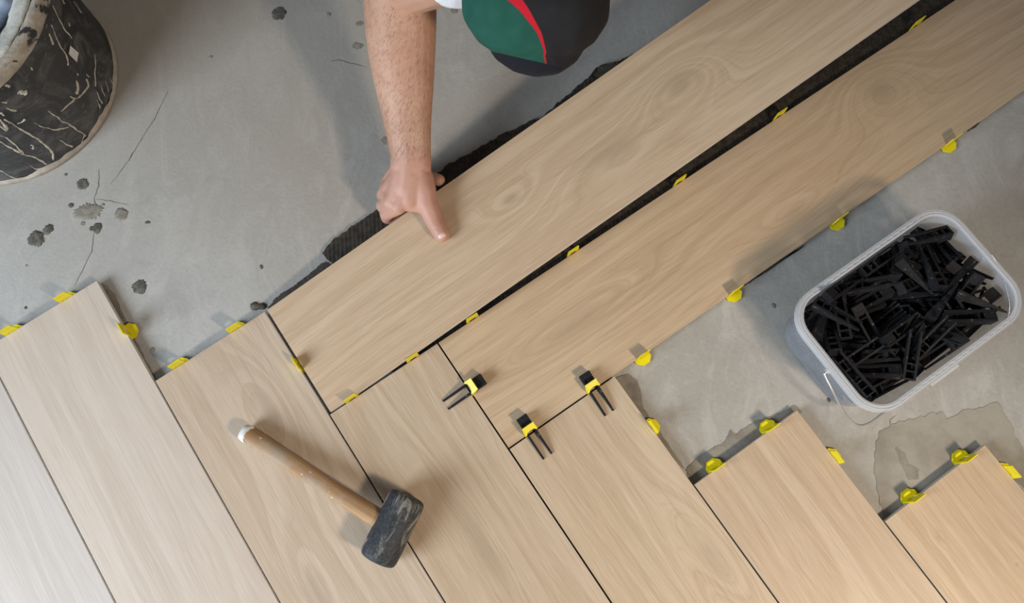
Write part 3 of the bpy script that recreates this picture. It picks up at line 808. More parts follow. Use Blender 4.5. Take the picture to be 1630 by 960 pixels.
(0.0707,-0.0638,0.1175,0.294,0.108,0.057,0.948),
(-0.0947,0.058,0.1149,0.136,0.815,-0.559,-0.065),
(0.0412,0.0399,0.1193,0.79,-0.199,0.266,-0.515),
(0.0653,0.0217,0.1186,0.046,-0.838,-0.516,0.172),
(-0.1103,-0.014,0.1085,0.038,-0.994,0.001,-0.1),
(-0.0094,-0.0536,0.1164,0.063,-0.974,-0.116,-0.182),
(0.0632,-0.0409,0.1088,0.123,-0.531,-0.608,-0.577),
(-0.0852,0.0388,0.1037,0.148,0.853,0.496,0.066),
(0.0117,0.0784,0.1096,0.033,0.999,-0,-0.004),
(0.1089,0.063,0.1087,0.066,-0.156,-0.958,0.231),
(-0.1289,-0.038,0.1147,0.105,0.696,0.709,0.041),
(-0.0475,-0.0611,0.1141,0.03,0.922,0.372,0.1),
(0.0918,-0.0468,0.1084,0.434,0.741,-0.441,-0.261),
(-0.0636,0.0787,0.12,0.994,-0.075,0.074,0.009)]
for row in HEAP:
    mw = tub_m @ Matrix.Translation(row[:3]) @ Quaternion(row[3:]).to_matrix().to_4x4() @ Matrix.Translation((-0.028, 0, -0.006))
    wedge(mw, 'dusty black leveling wedge in the heap inside the clear tub', 'black wedges heaped in the tub')

# ================================================================== rubber mallet
def head_material():
    t = NT('mallet_rubber', 0.6, 0.35)
    a = t.noise(t.vmap((62, 62, 19)), 1, 5, 0.65, 0.8); b = t.noise(t.co(), 260, 3, 0.6)
    c = t.mix(t.rng(b, 0.35, 0.7), (0.022, 0.024, 0.029), (0.055, 0.058, 0.064))
    c = t.mix(t.math('MULTIPLY', t.rng(a, 0.52, 0.66), 0.75), c, (0.30, 0.285, 0.25))
    t.color(c); t.bump(a, 0.3, 0.002); return t.m
def handle_material():
    t = NT('mallet_wood', 0.6, 0.3)
    g = t.noise(t.vmap((7, 130, 130)), 1, 4, 0.6); b = t.noise(t.co(), 22, 4, 0.6); w = t.noise(t.co(), 70, 4, 0.65)
    c = t.mix(t.rng(g, 0.3, 0.7), (0.30, 0.165, 0.075), (0.46, 0.28, 0.135))
    c = t.mix(t.math('MULTIPLY', t.rng(b, 0.42, 0.66), 0.7), c, (0.36, 0.29, 0.215))
    c = t.mix(t.math('MULTIPLY', t.rng(w, 0.63, 0.70), 0.8), c, (0.62, 0.58, 0.5))
    t.color(c); t.bump(g, 0.3, 0.001); return t.m
M['mhead'] = head_material(); M['mhandle'] = handle_material()
M['white_end'] = mottled('whitewashed_end', (0.70, 0.68, 0.64, 1), (0.82, 0.80, 0.77, 1), 60, 0.7, 0.3)
HR = 0.0285
hc0, hc1 = at(646, 798, TOP + HR), at(604, 884, TOP + HR)
hc = (hc0 + hc1) / 2; hd = (hc0 - hc1).normalized(); hl = 0.103
end = at(388, 687, TOP + 0.0135)
hdir = (hc - end).normalized()
mal = empty('rubber_mallet', (hc.x, hc.y, TOP))
tag(mal, 'black rubber mallet with worn wooden handle resting across two tiles', 'mallet')
zq = hd.to_track_quat('Z', 'Y').to_matrix().to_4x4()
loc = Matrix.Translation(hc - Vector((hc.x, hc.y, TOP)))
m = MB()
pr = []
for s, r in ((-0.5, 0.55), (-0.497, 0.72), (-0.485, 0.85), (-0.46, 0.94), (-0.41, 0.985), (-0.25, 1.0), (0, 0.985), (0.25, 1.0), (0.41, 0.985), (0.46, 0.94), (0.485, 0.85), (0.497, 0.72), (0.5, 0.55)):
    pr.append((HR * r, s * hl))
m.lathe(pr, 40)
hm = m.build('head', M['mhead'], mal, True); hm.matrix_local = loc @ zq
hq = Matrix((hdir, Vector((0, 0, 1)).cross(hdir).normalized(), hdir.cross(Vector((0, 0, 1)).cross(hdir).normalized()))).transposed().to_4x4()
Lh = (hc - end).length
m = MB(); rings = []
for s, ry, rz in ((0, 0.0105, 0.0098), (0.006, 0.0128, 0.0118), (0.03, 0.0132, 0.0122), (0.10, 0.0128, 0.0120), (0.16, 0.0125, 0.0120), (0.20, 0.0135, 0.0128), (Lh - 0.02, 0.0145, 0.0135), (Lh + 0.02, 0.0140, 0.0130)):
    ring = []
    for k in range(20):
        t = 2 * PI * k / 20; e = 1.0 / (abs(math.cos(t)) ** 2.6 + abs(math.sin(t)) ** 2.6) ** (1 / 2.6)
        ring.append((s, ry * e * math.cos(t), rz * e * math.sin(t)))
    rings.append(ring)
m.loft(rings)
hh = m.build('handle', M['mhandle'], mal, True); hh.matrix_local = Matrix.Translation(end - Vector((hc.x, hc.y, TOP))) @ hq
auto_smooth(hh, 50)
# whitewashed chamfer on the handle end
m = MB(); rings = []
for s, ry, rz in ((-0.0014, 0.0104, 0.0096), (0.0005, 0.0124, 0.0116), (0.006, 0.0136, 0.0126), (0.0095, 0.0138, 0.0128)):
    ring = []
    for k in range(20):
        t = 2 * PI * k / 20; e = 1.0 / (abs(math.cos(t)) ** 2.6 + abs(math.sin(t)) ** 2.6) ** (1 / 2.6)
        ring.append((s + (0.004 * math.sin(3 * t) if s > 0.008 else 0), ry * e * math.cos(t), rz * e * math.sin(t)))
    rings.append(ring)
m.loft(rings)
o = m.build('end_cap', M['white_end'], mal, True); o.matrix_local = Matrix.Translation(end - Vector((hc.x, hc.y, TOP))) @ hq; o['label'] = 'whitewashed handle end'

# ================================================================== mortar bucket
BK = Vector((-0.9095, 0.6976 , 0)); RB, RR, BH = 0.190, 0.2010, 0.247
BK.x *= 1.003; BK.y *= 1.003
def bk_r(z): return RB + (RR - RB) * z / BH
bucket = empty('mortar_bucket', BK)
tag(bucket, 'black plastic bucket splashed with dried mortar', 'bucket')
def bucket_mat():
    t = NT('bucket_plastic', 0.55, 0.4)
    a = t.noise(t.vmap((1, 1, 1)), 16, 6, 0.7, 0.8); b = t.noise(t.co(), 5, 3, 0.5); s = t.noise(t.vmap((1, 1, 4)), 60, 5, 0.7)
    c = t.mix(t.rng(b, 0.35, 0.65), (0.018, 0.019, 0.020), (0.045, 0.045, 0.046))
    c = t.mix(t.math('MULTIPLY', t.rng(a, 0.44, 0.68), 0.65), c, (0.165, 0.16, 0.155))
    c = t.mix(t.math('MULTIPLY', t.rng(s, 0.60, 0.70), 0.6), c, (0.32, 0.30, 0.27))
    t.color(c); t.bump(a, 0.2, 0.003); return t.m
M['bucket'] = bucket_mat()
M['drip'] = mottled('dried_mortar', (0.42, 0.375, 0.31, 1), (0.56, 0.51, 0.43, 1), 60, 0.85, 0.2, bump=0.4, bscale=200)
M['caked'] = mottled('caked_mortar', (0.33, 0.28, 0.23, 1), (0.46, 0.40, 0.33, 1), 30, 0.9, 0.2, bump=0.6, bscale=90, bdist=0.002)
M['paste'] = mottled('pale_mortar', (0.50, 0.48, 0.42, 1), (0.66, 0.64, 0.58, 1), 26, 0.8, 0.3, bump=0.7, bscale=50, bdist=0.004)
M['slurry'] = mottled('olive_slurry', (0.13, 0.125, 0.085, 1), (0.22, 0.21, 0.155, 1), 12, 0.6, 0.4, bump=0.8, bscale=20, bdist=0.01)
M['sticker'] = mottled('white_sticker', (0.62, 0.60, 0.58, 1), (0.72, 0.70, 0.67, 1), 90, 0.7, 0.3)
m = MB()
m.lathe([(0.14, 0.0), (RB - 0.012, 0.0), (RB - 0.004, 0.003), (RB + 0.001, 0.011), (bk_r(0.1), 0.1), (bk_r(0.2), 0.2), (RR, BH - 0.004), (RR - 0.004, BH - 0.004), (bk_r(0.1) - 0.004, 0.1), (RB - 0.006, 0.01), (0.14, 0.008)], 96)
o = m.build('body', M['bucket'], bucket, True); auto_smooth(o, 45)
# rolled lip, caked with mortar
def bumpy_lathe(prof, n, amp, seed, freq=14):
    rings = []
    for j, (r, z) in enumerate(prof):
        ring = []
        for k in range(n):
            t = 2 * PI * k / n
            q = Vector((math.cos(t) * freq * 0.22, math.sin(t) * freq * 0.22, j * 0.35 + seed))
            d = amp * (noise.noise(q * 1.0) + 0.6 * noise.noise(q * 2.7))
            ring.append(((r + d) * math.cos(t), (r + d) * math.sin(t), z + d * 0.5))
        rings.append(ring)
    return rings
m = MB(); m.loft(bumpy_lathe([(RR - 0.004, BH - 0.010), (RR - 0.0045, BH), (RR + 0.001, BH + 0.004), (RR + 0.009, BH + 0.002), (RR + 0.0115, BH - 0.006), (RR + 0.010, BH - 0.020), (RR + 0.004, BH - 0.023), (RR - 0.001, BH - 0.018)], 160, 0.0022, 3, 30), closed=True)
def lip_mat():
    t = NT('caked_lip', 0.85, 0.25)
    a = t.noise(t.co(), 26, 6, 0.7, 0.6); b = t.noise(t.co(), 60, 4, 0.6)
    c = t.mix(t.rng(b, 0.35, 0.65), (0.36, 0.31, 0.25), (0.50, 0.44, 0.36))
    c = t.mix(t.rng(a, 0.52, 0.58), c, (0.05, 0.05, 0.052))
    t.color(c); t.bump(b, 0.5, 0.003); return t.m
o = m.build('rim', lip_mat(), bucket, True)
# pale mortar caked on the inside wall
m = MB(); m.loft(bumpy_lathe([(RR - 0.004, BH + 0.002), (RR - 0.012, BH + 0.001), (RR - 0.030, BH - 0.006), (RR - 0.044, BH - 0.016), (RR - 0.050, BH - 0.032), (RR - 0.044, BH - 0.060), (bk_r(BH * 0.6) - 0.018, BH * 0.56), (bk_r(BH * 0.5) - 0.014, BH * 0.52), (bk_r(BH * 0.9) - 0.014, BH * 0.9)], 160, 0.0075, 9, 26), closed=True)
o = m.build('mortar_crust', M['paste'], bucket, True); o['label'] = 'pale mortar crust on the inner wall'
# ring of mortar round the foot, torn upper edge
n = 200; rings = [[], [], [], []]
for k in range(n):
    t = 2 * PI * k / n
    hz = 0.012 + 0.010 * noise.noise(Vector((math.cos(t) * 4, math.sin(t) * 4, 1))) + 0.003 * noise.noise(Vector((math.cos(t) * 17, math.sin(t) * 17, 4)))
    for i, (r, z) in enumerate(((RB + 0.0005, 0.0005), (RB + 0.004, 0.002), (bk_r(hz * 0.6) + 0.004, hz * 0.6), (bk_r(hz) + 0.0006, hz))):
        rings[i].append((r * math.cos(t), r * math.sin(t), z))
m = MB(); m.loft(rings, caps=False)
o = m.build('mortar_foot', M['caked'], bucket, True); o['label'] = 'tan mortar caked round the bucket foot'
def bk_hit(u, v):
    """point on the bucket's outer wall seen at this place of the photograph"""
    d = ray(u, v); o = Vector((0, 0, CAM_Z)) - BK; prev = None
    for i in range(900):
        z = BH - BH * i / 899.0
        t = (z - o.z) / d.z; p = o + d * t
        if math.hypot(p.x, p.y) <= bk_r(z) + 0.0008:
            return p if z < BH - 0.004 else None
    return None
def drip(pts, w, mat='drip', zoom=3.2):
    P = [bk_hit(x / zoom, y / zoom) for x, y in pts]
    P = [p for p in P if p is not None]
    if len(P) < 2: return
    P = spline(P, 8); P = [p + Vector((noise.noise(p * 70), noise.noise(p * 70 + Vector((5, 0, 0))), noise.noise(p * 70 + Vector((0, 9, 0))))) * 0.0022 for p in P]; w *= 0.85; Lf, Cc, Rg = [], [], []
    for i, p in enumerate(P):
        d = (P[min(i + 1, len(P) - 1)] - P[max(i - 1, 0)]).normalized(); nn = Vector((p.x, p.y, 0)).normalized(); s = d.cross(nn).normalized()
        f = i / (len(P) - 1.0)
        ww = w * (0.55 + 0.75 * f + 0.9 * noise.noise(p * 190)) * (1 if 0 < i < len(P) - 1 else 0.45)
        q = nn * (bk_r(p.z) - math.hypot(p.x, p.y)) + p
        Lf.append(q + s * ww + nn * 0.0002); Cc.append(q + nn * (0.0004 + ww * 0.6)); Rg.append(q - s * ww + nn * 0.0002)
    n = len(P)
    f = [(i, i + 1, n + i + 1, n + i) for i in range(n - 1)] + [(n + i, n + i + 1, 2 * n + i + 1, 2 * n + i) for i in range(n - 1)]
    obj('mortar_drip', Lf + Cc + Rg, f, M[mat], bucket, True)
for pts, w in (([(270, 30), (320, 130), (368, 195)], .0016), ([(262, 125), (300, 220), (345, 290), (348, 335)], .0017), ([(250, 170), (275, 228)], .0022), ([(375, 5), (418, 70)], .0012), ([(318, -8), (330, 20)], .0016),
               ([(20, 605), (120, 670), (210, 725), (265, 775), (270, 815)], .0020), ([(0, 722), (60, 758), (105, 782)], .0020), ([(100, 785), (170, 800), (240, 838)], .0016), ([(0, 690), (60, 720), (120, 785)], .0012), ([(175, 630), (240, 652), (310, 662), (352, 648)], .0010),
               ([(245, 565), (300, 605), (380, 650), (440, 695)], .0014), ([(485, 275), (485, 380), (487, 440)], .0016), ([(360, 490), (390, 503), (420, 475), (450, 440), (440, 400)], .0028), ([(392, 408), (398, 450), (392, 480)], .0026), ([(300, 715), (370, 750)], .0018), ([(310, 570), (380, 505)], .0020),
               ([(497, 505), (512, 555)], .0014), ([(493, 466), (522, 532)], .0013), ([(513, 437), (537, 492)], .0013), ([(538, 412), (556, 467)], .0012), ([(558, 396), (578, 432)], .0011),
               ([(0, 868), (60, 905), (95, 912)], .0016), ([(35, 550), (85, 568)], .0022), ([(0, 608), (42, 662)], .0022), ([(0, 575), (20, 590)], .0020), ([(0, 640), (38, 668)], .0018), ([(24, 435), (50, 445)], .0025), ([(160, 340), (168, 355)], .0016), ([(352, 115), (356, 132)], .0016), ([(415, 735), (432, 690)], .0014),
               ([(160, 740), (172, 745), (165, 760)], .0018), ([(10, 518), (34, 524)], .0018), ([(145, 835), (185, 862), (240, 850)], .0012), ([(440, 375), (455, 392)], .0012), ([(395, 370), (402, 382)], .0012)):
    drip(pts, w)
for pts, w in (([(88, 478), (104, 466), (116, 472), (138, 474)], .0034), ([(90, 634), (114, 622), (132, 606)], .0018), ([(250, 656), (300, 658), (330, 660)], .0012)):
    drip(pts, w, 'paste')
c4 = [bk_hit(x / 3.2, y / 3.2) for x, y in ((355, 232), (397, 270), (388, 316), (348, 275))]
c4 = [p + Vector((p.x, p.y, 0)).normalized() * 0.0012 for p in c4]
nn = Vector((c4[0].x, c4[0].y, 0)).normalized() * 0.0006
m = MB(); m.hexa([p - nn for p in c4], c4); o = m.build('sticker', M['sticker'], bucket); o['label'] = 'small white paper scrap on the bucket side'
# slurry left in the bucket
rings = []
for j in range(0, 12):
    r = (bk_r(BH * 0.25) - 0.006) * (12 - j) / 12.0; ring = []
    for k in range(72):
        t = 2 * PI * k / 72; x, y = r * math.cos(t), r * math.sin(t)
        ring.append((x, y, BH * 0.25 + 0.014 * noise.noise(Vector((x * 18, y * 18, 2))) + 0.02 * (r / RB) ** 4))
    rings.append(ring)
rings.insert(0, [((bk_r(0.012) - 0.008) * math.cos(2 * PI * k / 72), (bk_r(0.012) - 0.008) * math.sin(2 * PI * k / 72), 0.012) for k in range(72)])
m = MB(); m.loft(rings)
o = m.build('wet_mortar', M['slurry'], None, True); o.location = BK
tag(o, 'olive grey wet mortar left inside the bucket', 'mortar', kind='stuff')
# blue-grey tool handle standing in the bucket
M['blue'] = mottled('blue_grip', (0.17, 0.21, 0.28, 1), (0.25, 0.29, 0.36, 1), 30, 0.55, 0.4)
M['steel'] = mottled('dull_steel', (0.30, 0.30, 0.29, 1), (0.42, 0.42, 0.40, 1), 30, 0.45, 0.5)
tp = at(2, 6, 0.20); tb = at(-34, 66, 0.105)
tool = empty('hand_tool', tb)
tag(tool, 'blue-grey tool handle standing inside the splashed bucket', 'tool')
m = MB(); m.tube(spline([tb - tb, (tp - tb) * 0.5, (tp - tb) * 1.0, (tp - tb) * 1.25], 5), [0.014, 0.015, 0.016, 0.017, 0.018, 0.018, 0.018, 0.019, 0.019, 0.018, 0.018, 0.018, 0.018, 0.017, 0.015, 0.010], 20)
m.build('handle', M['blue'], tool, True)
dv = (tp - tb).normalized(); sv = dv.cross(Vector((0, 0, 1))).normalized(); nv = sv.cross(dv)
m = MB(); m.hexa([-sv * 0.02 - nv * 0.001 + dv * 0.012, sv * 0.02 - nv * 0.001 + dv * 0.012, sv * 0.02 + nv * 0.001 + dv * 0.012, -sv * 0.02 + nv * 0.001 + dv * 0.012],
               [-sv * 0.014 - nv * 0.001 - dv * 0.02, sv * 0.014 - nv * 0.001 - dv * 0.02, sv * 0.014 + nv * 0.001 - dv * 0.02, -sv * 0.014 + nv * 0.001 - dv * 0.02])
m.build('blade', M['steel'], tool)

# ================================================================== the worker
def skin_material():
    t = NT('skin', 0.48, 0.4)
    a = t.noise(t.co(), 26, 4, 0.6); b = t.noise(t.co(), 9, 2, 0.5); f = t.noise(t.co(), 420, 3, 0.6); w = t.noise(t.vmap((240, 60, 60), rot=(0.3, 0, 0.5)), 1, 3, 0.6, 0.6)
    geo = t.n('ShaderNodeSeparateXYZ'); t.L(t.co(), geo.inputs[0])
    handy = t.rng(geo.outputs[1], 0.53, 0.46)                     # hand is redder than the forearm
    c = t.mix(t.rng(b, 0.35, 0.65), (0.46, 0.255, 0.17), (0.53, 0.31, 0.215))
    c = t.mix(t.math('MULTIPLY', t.rng(a, 0.5, 0.72), 0.5), c, (0.47, 0.235, 0.165))
    c = t.mix(t.math('MULTIPLY', handy, 0.45), c, (0.52, 0.265, 0.215))
    c = t.mix(t.math('MULTIPLY', t.rng(w, 0.60, 0.75), 0.22), c, (0.27, 0.15, 0.095))
    t.color(c)
    t.b.inputs['Subsurface Weight'].default_value = 0.12
    t.b.inputs['Subsurface Radius'].default_value = (0.006, 0.0025, 0.0015)
    t.b.inputs['Subsurface Scale'].default_value = 0.6
    # creases across the thumb joint and over the knuckles
    cre = None
    for ctr, dr, rad_, per in CREASES:
        gd = t.n('ShaderNodeVectorMath', operation='DISTANCE'); t.L(t.co(), gd.inputs[0]); gd.inputs[1].default_value = ctr
        dp = t.n('ShaderNodeVectorMath', operation='DOT_PRODUCT'); t.L(t.co(), dp.inputs[0]); dp.inputs[1].default_value = dr
        wv_ = t.math('SINE', t.math('MULTIPLY_ADD', b, 9.0, t.math('MULTIPLY', dp.outputs['Value'], 2 * PI / per)))
        q_ = t.math('MULTIPLY', t.rng(gd.outputs['Value'], rad_, rad_ * 0.35), wv_)
        cre = q_ if cre is None else t.math('ADD', cre, q_)
    t.bump(t.math('ADD', t.math('MULTIPLY', cre, 0.45), t.math('ADD', f, t.math('MULTIPLY', a, 1.5))), 0.30, 0.0014)
    return t.m
_t1 = plank_hit(703, 373, 0.0128); _t0 = plank_hit(691, 350, 0.0160)
CREASES = [(_t0.lerp(_t1, 0.12) + AZ * 0.012, (_t1 - _t0).normalized(), 0.015, 0.0034)]
M['skin'] = skin_material()
def round_cone(m, a, b, ra, rb, n=16, flat=1.0, side=None):
    """tapered limb piece with round ends; flat squeezes it along the normal to side"""
    a, b = Vector(a), Vector(b); d = (b - a); L = d.length; d.normalize()
    s = Vector(side) if side is not None else (Vector((0, 0, 1)) if abs(d.z) < 0.9 else Vector((1, 0, 0)))
    s = (s - d * s.dot(d)).normalized(); q = d.cross(s)
    rings = []
    for k in range(1, 5):
        t = -PI / 2 + k * PI / 2 / 4 * 0.999; rings.append((a + d * (ra * math.sin(t)), max(ra * math.cos(t), 1e-4)))
    for k in range(0, 4):
        t = k * PI / 2 / 4; rings.append((b + d * (rb * math.sin(t) + (1e-4)), max(rb * math.cos(t), 1e-4)))
    m.loft([[c + s * (r * math.cos(2 * PI * k / n)) + q * (r * flat * math.sin(2 * PI * k / n)) for k in range(n)] for c, r in rings])
def chain(m, pts, rad, flat=1.0, side=None):
    for i in range(len(pts) - 1): round_cone(m, pts[i], pts[i + 1], rad[i], rad[i + 1], 16, flat, side)
def fuse(name, m, voxel, smooth, mat, parent, factor=0.5):
    """one continuous surface out of overlapping pieces"""
    me = m.mesh(name); o = bpy.data.objects.new(name, me); COL.objects.link(o)
    r = o.modifiers.new('r', 'REMESH'); r.mode = 'VOXEL'; r.voxel_size = voxel
    s = o.modifiers.new('s', 'SMOOTH'); s.factor = factor; s.iterations = smooth
    dg = bpy.context.evaluated_depsgraph_get()
    me2 = bpy.data.meshes.new_from_object(o.evaluated_get(dg)); me2.name = name
    bpy.data.objects.remove(o); bpy.data.meshes.remove(me)
    me2.materials.clear(); me2.materials.append(mat)
    ob = link(name, me2, None, parent, True)
    return ob
person = empty('person', (0, 0, 0))
tag(person, 'crouching worker in dark green and black work trousers holding down a tile', 'person')

# ---- right arm, read along its outline
wrist = at(653, 252, 0.112); elbow = at(637, -4, 0.285)
shoulder = Vector((-0.005, 0.67, 0.52))
m = MB()
# forearm: oval sections, broad side seen from above
sec = [(654, 268, .104, 33, .019), (654, 250, .112, 32.5, .0195), (652, 228, .122, 34, .021), (649, 200, .136, 37.5, .024), (646, 165, .154, 42.5, .029), (643, 130, .176, 48, .034), (640, 95, .200, 52.5, .038), (638, 55, .232, 56, .041), (637, 15, .264, 58, .043), (636, -20, .292, 58, .044), (637, -45, .312, 52, .042)]
rings = []
P = [at(u, v, z) for u, v, z, *_ in sec]
for i, (u, v, z, hw, nz) in enumerate(sec):
    d = (P[min(i + 1, len(P) - 1)] - P[max(i - 1, 0)]).normalized()
    s = Vector((1, 0, 0)); s = (s - d * s.dot(d)).normalized(); q = d.cross(s)
    hx_ = (at(u + hw, v, z) - at(u - hw, v, z)).length / 2
    rings.append([P[i] + s * (hx_ * math.cos(2 * PI * k / 24)) + q * (nz * math.sin(2 * PI * k / 24)) for k in range(24)])
m.loft(rings)
# elbow and upper arm
el = P[-2]
chain(m, [el + Vector((0.0, 0.005, 0.0)), el.lerp(shoulder, 0.35) + Vector((0.024, -0.020, 0.0)), el.lerp(shoulder, 0.7), shoulder], [0.044, 0.050, 0.055, 0.060])
# palm: from the wrist to the four knuckles along the outer side
K = [at(634, 330, .080), at(621, 322, .080), at(614, 305, .075), at(617, 289, .067)]
wr = [at(664, 268, .104), at(656, 267, .106), at(648, 266, .105), at(640, 267, .100)]
round_cone(m, at(653, 245, .114), at(646, 300, .090), 0.0215, 0.019)
round_cone(m, at(640, 275, .098), at(630, 312, .082), 0.0175, 0.0165)
for i in range(4): round_cone(m, wr[i], K[i], 0.0170, [0.0125, 0.0122, 0.0118, 0.0105][i])
for i in range(3): round_cone(m, K[i], K[i + 1], 0.0115, 0.0110)
round_cone(m, at(655, 280, .098), at(652, 318, .084), 0.020, 0.0165)
# thenar and thumb
T0 = at(672, 282, .094)
tipc = plank_hit(703, 373, 0.0128); ipc = plank_hit(691, 350, 0.0160); mcp = at(679, 322, .080)
chain(m, [T0, at(676, 302, .088), mcp, ipc, tipc], [0.0180, 0.0182, 0.0178, 0.0152, 0.0132])
round_cone(m, at(640, 325, .079), at(676, 328, .078), 0.0105, 0.0125)          # web to the first finger
round_cone(m, at(660, 300, .088), at(680, 318, .082), 0.0165, 0.0150)
# fingers: down beside the tile edge, then curled underneath
PIP = [at(615, 340, .050), at(609, 327, .047), at(609, 310, .042), at(616, 294, .036)]
DIP = [at(640, 347, .0215), at(636, 331, .0215), at(636, 312, .0225), at(652, 293, .0235)]
TIP = [at(660, 338, .0200), at(660, 324, .0195), at(664, 307, .0190), at(699, 287, .050)]
FR = [(.0122, .0112, .0098, .0086), (.0122, .0112, .0098, .0086), (.0116, .0106, .0094, .0084), (.0104, .0098, .0094, .0100)]
for i in range(4):
    if i == 3:
        chain(m, [K[3], PIP[3], DIP[3], at(684, 282, .044), TIP[3]], [FR[3][0], FR[3][1], FR[3][2], .0106, .0104])
    else:
        mid = at(*[(616, 347, .028), (610, 331, .027), (610, 314, .025)][i])
        chain(m, [K[i], PIP[i], mid, DIP[i], TIP[i]], (FR[i][0], FR[i][1], FR[i][1] * 0.92, FR[i][2], FR[i][3]))
# ---- rest of the body (outside the picture): shoulders, neck, head, left arm
Lsh = Vector((0.31, 0.72, 0.54)); neck = Vector((0.155, 0.64, 0.61)); headc = Vector((0.165, 0.56, 0.68))
lel = Vector((0.47, 0.98, 0.37)); lh = on_plank(0.955, 0.215, 0.02)
chest = Vector((0.15, 0.80, 0.52)); belly = Vector((0.19, 0.96, 0.44))
round_cone(m, shoulder, chest, 0.058, 0.10); round_cone(m, Lsh, chest, 0.058, 0.10); round_cone(m, chest, belly, 0.115, 0.115)
round_cone(m, chest, neck, 0.075, 0.055); round_cone(m, neck, headc, 0.054, 0.06)
chain(m, [Lsh, Lsh.lerp(lel, 0.5), lel], [0.055, 0.052, 0.044]); chain(m, [lel, lel.lerp(lh, 0.3), lh + Vector((0.02, 0.04, 0.02))], [0.043, 0.046, 0.029])
round_cone(m, headc + Vector((0, 0.015, 0.02)), headc + Vector((0.0, -0.025, 0.0)), 0.088, 0.075)
fd = Vector((-0.05, -0.8, -0.6)).normalized()                                     # the face looks down at the tile
fu = Vector((0, -0.6, 0.8)).normalized(); fs = fd.cross(fu).normalized()
round_cone(m, headc + fd * 0.05 - fu * 0.045, headc + fd * 0.062 - fu * 0.075, 0.045, 0.028)   # jaw
round_cone(m, headc + fd * 0.085 + fu * 0.012, headc + fd * 0.105 - fu * 0.018, 0.009, 0.013)  # nose
round_cone(m, headc + fd * 0.078 + fu * 0.030 - fs * 0.035, headc + fd * 0.078 + fu * 0.030 + fs * 0.035, 0.014, 0.014)  # brow
for s in (-1, 1):
    round_cone(m, headc + fs * (s * 0.083) + fu * 0.015, headc + fs * (s * 0.088) - fu * 0.018, 0.013, 0.010)   # ears
# left hand on the tile edge: palm, thumb on top, fingers below
lp = on_plank(0.965, 0.225, 0.012)
round_cone(m, lh + Vector((0.02, 0.04, 0.02)), lp, 0.026, 0.020)
chain(m, [lp + Vector((-0.02, 0, 0.0)), on_plank(0.935, 0.200, 0.016), on_plank(0.915, 0.180, 0.0095)], [0.016, 0.0115, 0.0088])
for i in range(4):
    s = 0.940 + i * 0.019
    chain(m, [on_plank(s, 0.228, 0.010), on_plank(s, 0.224, -0.020), on_plank(s, 0.196, -0.026), on_plank(s - 0.004, 0.178, -0.024)], [0.0112, 0.0095, 0.0085, 0.0075])
body = fuse('body', m, 0.0022, 8, M['skin'], person)
# thumbnail
M['nail'] = mottled('nail', (0.66, 0.43, 0.37, 1), (0.74, 0.53, 0.47, 1), 120, 0.3, 0.5)
td = (tipc - ipc).normalized(); tu = AZ.copy(); tsd = td.cross(tu).normalized(); tu = tsd.cross(td)
rows = []
for i in range(6):
    f = i / 5.0; row = []
    wv = 0.0070 * (0.86 + 0.30 * f - 0.30 * max(0, f - 0.7) / 0.3)
    for j in range(7):
        g = -1 + j / 3.0
        row.append(tipc + td * (-0.0055 + 0.0135 * f) + tsd * (wv * g) + tu * (0.0117 + 0.0012 - 0.0028 * g * g - 0.0030 * max(0, f - 0.55) ** 2 * 4 - 0.0006 * (1 - f)))
    rows.append(row)
v = [p for r in rows for p in r]; nv_ = len(v); v += [p - tu * 0.0011 for p in v]
f_ = [(i * 7 + j, i * 7 + j + 1, (i + 1) * 7 + j + 1, (i + 1) * 7 + j) for i in range(5) for j in range(6)]
f_ += [tuple(nv_ + k for k in reversed(q)) for q in f_]
ol = list(range(7)) + [i * 7 + 6 for i in range(1, 6)] + [35 + j for j in range(5, -1, -1)] + [i * 7 for i in range(4, 0, -1)]
f_ += [(ol[i], nv_ + ol[i], nv_ + ol[(i + 1) % len(ol)], ol[(i + 1) % len(ol)]) for i in range(len(ol))]
me = mesh_from('thumbnail', v, f_); fix_normals(me)
o = link('thumbnail', me, M['nail'], person, True); o['label'] = 'short pale thumbnail'
# forearm hair: short fine strands lying down the arm
random.seed(5)
hv, hf = [], []
M['hair'] = mottled('body_hair', (0.15, 0.075, 0.04, 1), (0.25, 0.13, 0.07, 1), 50, 0.5, 0.3)
for i in range(2600):
    t = random.uniform(1.0, 9.0); k = int(t); ft = t - k
    a = random.uniform(PI, 2 * PI)
    kk = a / (2 * PI) * 24; k0 = int(kk); fk = kk - k0
    def rp(r_): return rings[r_][k0 % 24].lerp(rings[r_][(k0 + 1) % 24], fk)
    p = rp(k).lerp(rp(k + 1), ft); c = P[k].lerp(P[k + 1], ft); nn = (p - c).normalized()
    dd = (P[k] - P[k + 1]).normalized()
    sd = nn.cross(dd).normalized(); dirv = (dd + sd * random.uniform(-1.3, 0.3) + nn * 0.22).normalized(); L = random.uniform(0.006, 0.013)
    w_ = 0.00007; n0 = len(hv)
    q0, q1, q2 = p - nn * 0.0006, p + dirv * (L * 0.5), p + dirv * L - nn * 0.0012
    wv = dirv.cross(nn).normalized() * w_
    hv += [q0 - wv, q0 + wv, q1 - wv, q1 + wv, q2]; hf += [(n0, n0 + 1, n0 + 3, n0 + 2), (n0 + 2, n0 + 3, n0 + 4)]
o = obj('arm_hair', hv, hf, M['hair'], person); o['kind'] = 'stuff'
